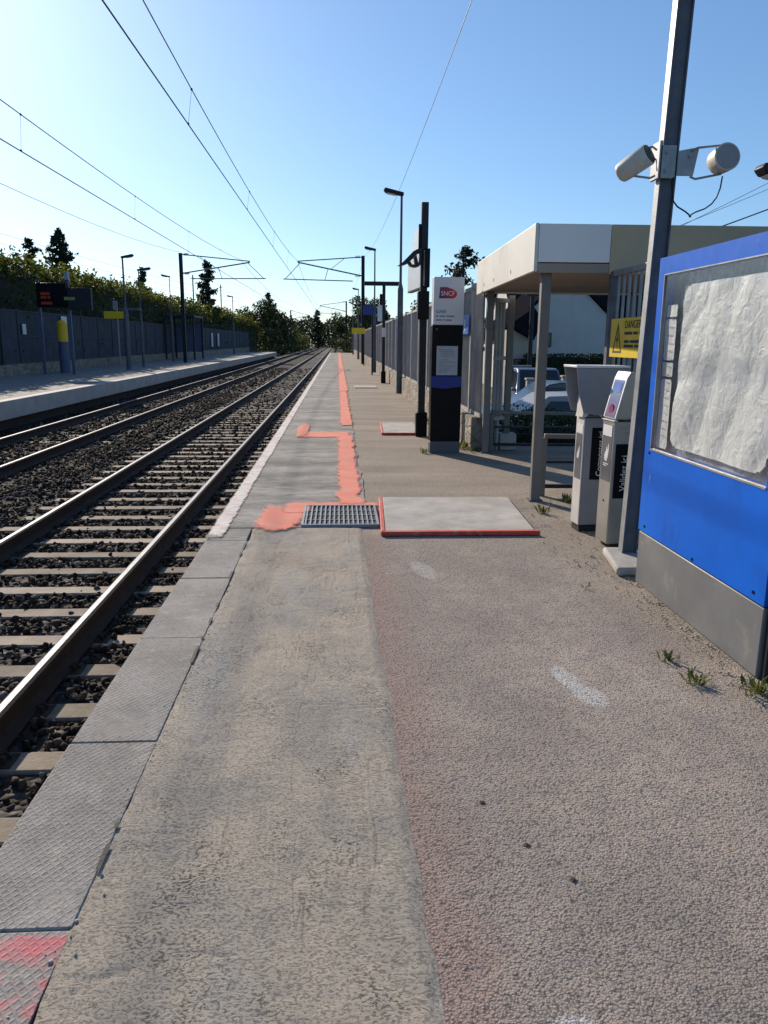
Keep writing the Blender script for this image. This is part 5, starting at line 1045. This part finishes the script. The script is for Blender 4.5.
# ------------------------------------------------------------------ street: cars, houses
mb = MB(); mb.quad((2.6, 12.6, -1.12), (60, 12.6, -1.12), (60, 24, -1.12), (2.6, 24, -1.12)); struct(obj('street', mb, simple('street_asphalt', (0.07, 0.07, 0.072), 0.9, 0, 0.2, 2, 0.3)))
def car(label, loc, rz, paint, L=4.1, H=1.48, van=False):
    t = thing('parked_car', label, 'car', loc, rz); h = L/2
    if van: side = [(-h, 0.30), (-h, 0.85), (-h+0.10, 1.02), (-h+0.75, 1.16), (-h+1.45, H-0.04), (-h+1.8, H), (h-0.25, H), (h-0.05, 1.0), (h, 0.75), (h, 0.30)]
    else: side = [(-h, 0.30), (-h, 0.62), (-h+0.12, 0.76), (-h+1.05, 0.92), (-h+1.85, H-0.05), (-h+2.15, H), (h-0.95, H-0.03), (h-0.30, 1.02), (h-0.04, 0.92), (h, 0.62), (h, 0.30)]
    mb = MB(); rows = []
    for y, k in ((-0.84, 0), (-0.80, 1), (0.80, 1), (0.84, 0)):
        rows.append([mb.bm.verts.new((x, y*(1 if z < 0.95 else 1-0.20*(z-0.95)/(H-0.95)), z)) for x, z in side])
    for a, b_ in zip(rows, rows[1:]):
        for i in range(len(side)): mb.bm.faces.new((a[i], a[(i+1) % len(side)], b_[(i+1) % len(side)], b_[i]))
    mb.bm.faces.new(rows[0]); mb.bm.faces.new(rows[-1][::-1]); obj('body', mb, paint, t, bev=0.05, sharp=60)
    def wy(z): return 0.845*(1-0.20*(z-0.95)/(H-0.95))+0.004
    zt, zb = H-0.12, 0.98; fx, rx = (-h+1.05, h-0.42)
    for s in (-1, 1):
        for xa, xb, xc, xd in ((fx+0.12, fx+1.18, fx+1.18, fx+0.72), (fx+1.26, rx-0.25, rx-0.55, fx+1.26)):
            mb = MB(); mb.quad((xa, s*wy(zb), zb), (xb, s*wy(zb), zb), (xc, s*wy(zt), zt), (xd, s*wy(zt), zt)); obj('side_window', mb, M['glass_dark'], t)
    x0, x1 = (-h+1.08, -h+1.82); mb = MB(); mb.quad((x0+0.03, -0.70, 0.96), (x0+0.03, 0.70, 0.96), (x1-0.02, 0.62, H-0.075), (x1-0.02, -0.62, H-0.075))
    for v in mb.bm.verts: v.co += Vector((-0.02, 0, 0.02))
    obj('windscreen', mb, M['glass_dark'], t)
    for x in (-h+0.78, h-0.78):
        for s in (-1, 1):
            mb = MB(); mb.tube([(x, s*0.70, 0.31), (x, s*0.86, 0.31)], 0.31, 22); wl = obj('wheel', mb, M['rubber'], t); mb = MB(); mb.tube([(x, s*0.855, 0.31), (x, s*0.872, 0.31)], 0.20, 16); obj('rim', mb, M['rim'], wl)
    for s in (-1, 1):
        mb = MB(); mb.box(-h-0.012, -h+0.1, s*0.62-0.15, s*0.62+0.15, 0.58, 0.70); obj('headlight', mb, M['lens'], t, bev=0.02)
        mb = MB(); mb.box(-h+1.2, -h+1.38, s*0.88-0.07, s*0.88+0.07, 0.95, 1.06); obj('mirror', mb, paint, t, bev=0.02)
    return t
car('silver parked car side on just behind the shrub', (5.12, 15.2, -1.05), R(180), M['car_silver'])
car('charcoal parked car with a pale windscreen behind the silver car', (5.5, 19.6, -1.12), R(2), M['car_dark'], 4.3, 1.56)
car('pale blue car standing behind the two other parked cars', (6.75, 26.2, -1.12), R(86), M['car_blue'], 4.4, 1.68)
for k, (x, y, lb) in enumerate(((6.05, 24.2, 'pale gate pillar left of the pale blue car'), (7.25, 24.4, 'tan gate pillar in front of the pale blue car'), (7.75, 24.4, 'slim pale gate pillar right of the tan pillar'))):
    mb = MB(); mb.box(-0.11, 0.11, -0.11, 0.11, 0, 1.35+0.08*k); mb.box(-0.14, 0.14, -0.14, 0.14, 1.35+0.08*k, 1.41+0.08*k); tag(obj('gate_pillar', mb, M['house_tan'] if k == 1 else M['concrete'], loc=(x, y, -1.1), bev=0.01), lb, 'pillar')
mb = MB(); mb.box(0, 0.95, 0, 0.2, 0, 1.72); tag(obj('garden_wall', mb, simple('grey_block_wall', (0.25, 0.26, 0.27), 0.9, 0, 0.3, 4, 0.4), loc=(5.85, 27, -1.1), bev=0.01), 'grey block garden wall seen between the rear shelter posts', 'wall')
pole('utility pole in front of the white gable house', (7.2, 29, -1.1), 4.6, 0.10)
def house(label, loc, rz, w_, d, eave, ridge, wall, gable_front=True, over=0.3):
    t = thing('house', label, 'house', loc, rz); hw = w_/2
    mb = MB(); mb.prism([(-hw, 0), (hw, 0), (hw, eave), (0, ridge), (-hw, eave)], 0, d, 1); wl = obj('wall', mb, wall, t)
    k = (ridge-eave)/hw; mb = MB()
    for s in (-1, 1):
        e = hw+over; mb.prism([(s*0.0, ridge+0.05), (s*e, eave-k*over+0.05), (s*e, eave-k*over+0.22), (0, ridge+0.22)], -over*0.5, d+over*0.5, 1)
    rf = obj('roof', mb, M['slate'], t); mb = MB(); mb.box(hw*0.35, hw*0.35+0.6, d*0.6, d*0.6+0.6, ridge-0.9, ridge+0.6); obj('chimney', mb, M['house_tan'], rf)
    return t
def window(t, x, z, w_, h_, y=-0.0):
    mb = MB(); mb.box(x-w_/2-0.06, x+w_/2+0.06, y-0.03, y, z-0.06, z+h_+0.06); wn = obj('window', mb, M['trim'], t); mb = MB(); mb.box(x-w_/2, x+w_/2, y-0.035, y-0.03, z, z+h_); obj('pane', mb, M['glass_dark'], wn)
hA = house('white gable ended house seen under the canopy', (11.75, 40, -1.1), R(-3), 6.4, 9, 2.9, 5.9, M['house_white']); window(hA, -1.0, 2.35, 0.45, 0.6); pass
t = thing('house', 'larger house with a dark slate roof behind the white gable', 'house', (16.0, 52, -1.1)); mb = MB(); mb.prism([(0, 0), (9, 0), (9, 4.0), (4.5, 7.6), (0, 4.0)], -4.2, 8, 0); obj('wall', mb, M['house_white'], t)
mb = MB(); mb.prism([(-0.5, 3.6), (4.5, 7.65), (9.5, 3.6), (9.5, 3.8), (4.5, 7.9), (-0.5, 3.8)], -4.4, 8.3, 0); obj('roof', mb, M['slate'], t)
mb = MB(); mb.box(3.6, 4.3, 4, 4.7, 7.0, 8.4); obj('chimney', mb, M['house_tan'], t)
for x in (-3.4, -0.5): window(t, x, 1.0, 1.0, 1.3)
t = thing('house', 'small tan house with a dark lean-to roof left of the white gable', 'house', (8.2, 36.5, -1.1)); mb = MB(); mb.prism([(0, 0), (0.75, 0), (0.75, 2.7), (0, 3.1)], 0, 4, 1); obj('wall', mb, M['house_tan'], t); mb = MB(); mb.prism([(-0.1, 3.2), (0.95, 2.62), (1.35, 3.5), (0.9, 4.1), (-0.1, 3.4)], -0.3, 4.3, 1); obj('roof', mb, M['slate'], t)
window(t, 0.35, 1.0, 0.4, 0.7)
hedge('dark clipped hedge at the foot of the white gable house', 0, 0, 0, 0, 1, 1, 0.1, M['bush_leaf'], 0) if False else None
t = thing('hedge', 'dark clipped hedge at the foot of the white gable house', 'hedge', (11.6, 36, -1.1)); n = 6000; P = np.stack([rng.uniform(-2.9, 3.3, n), rng.uniform(-0.5, 0.5, n), rng.random(n)**0.6*2.0], 1); Vl, Fl = leaves(P, 0.13, 0.1); link('foliage', np_mesh('foliage', Vl, Fl), M['bush_leaf'], t); mb = MB(); mb.box(-2.8, 3.2, -0.35, 0.35, 0, 1.85); obj('shade_core', mb, M['core'], t, bev=0.1)
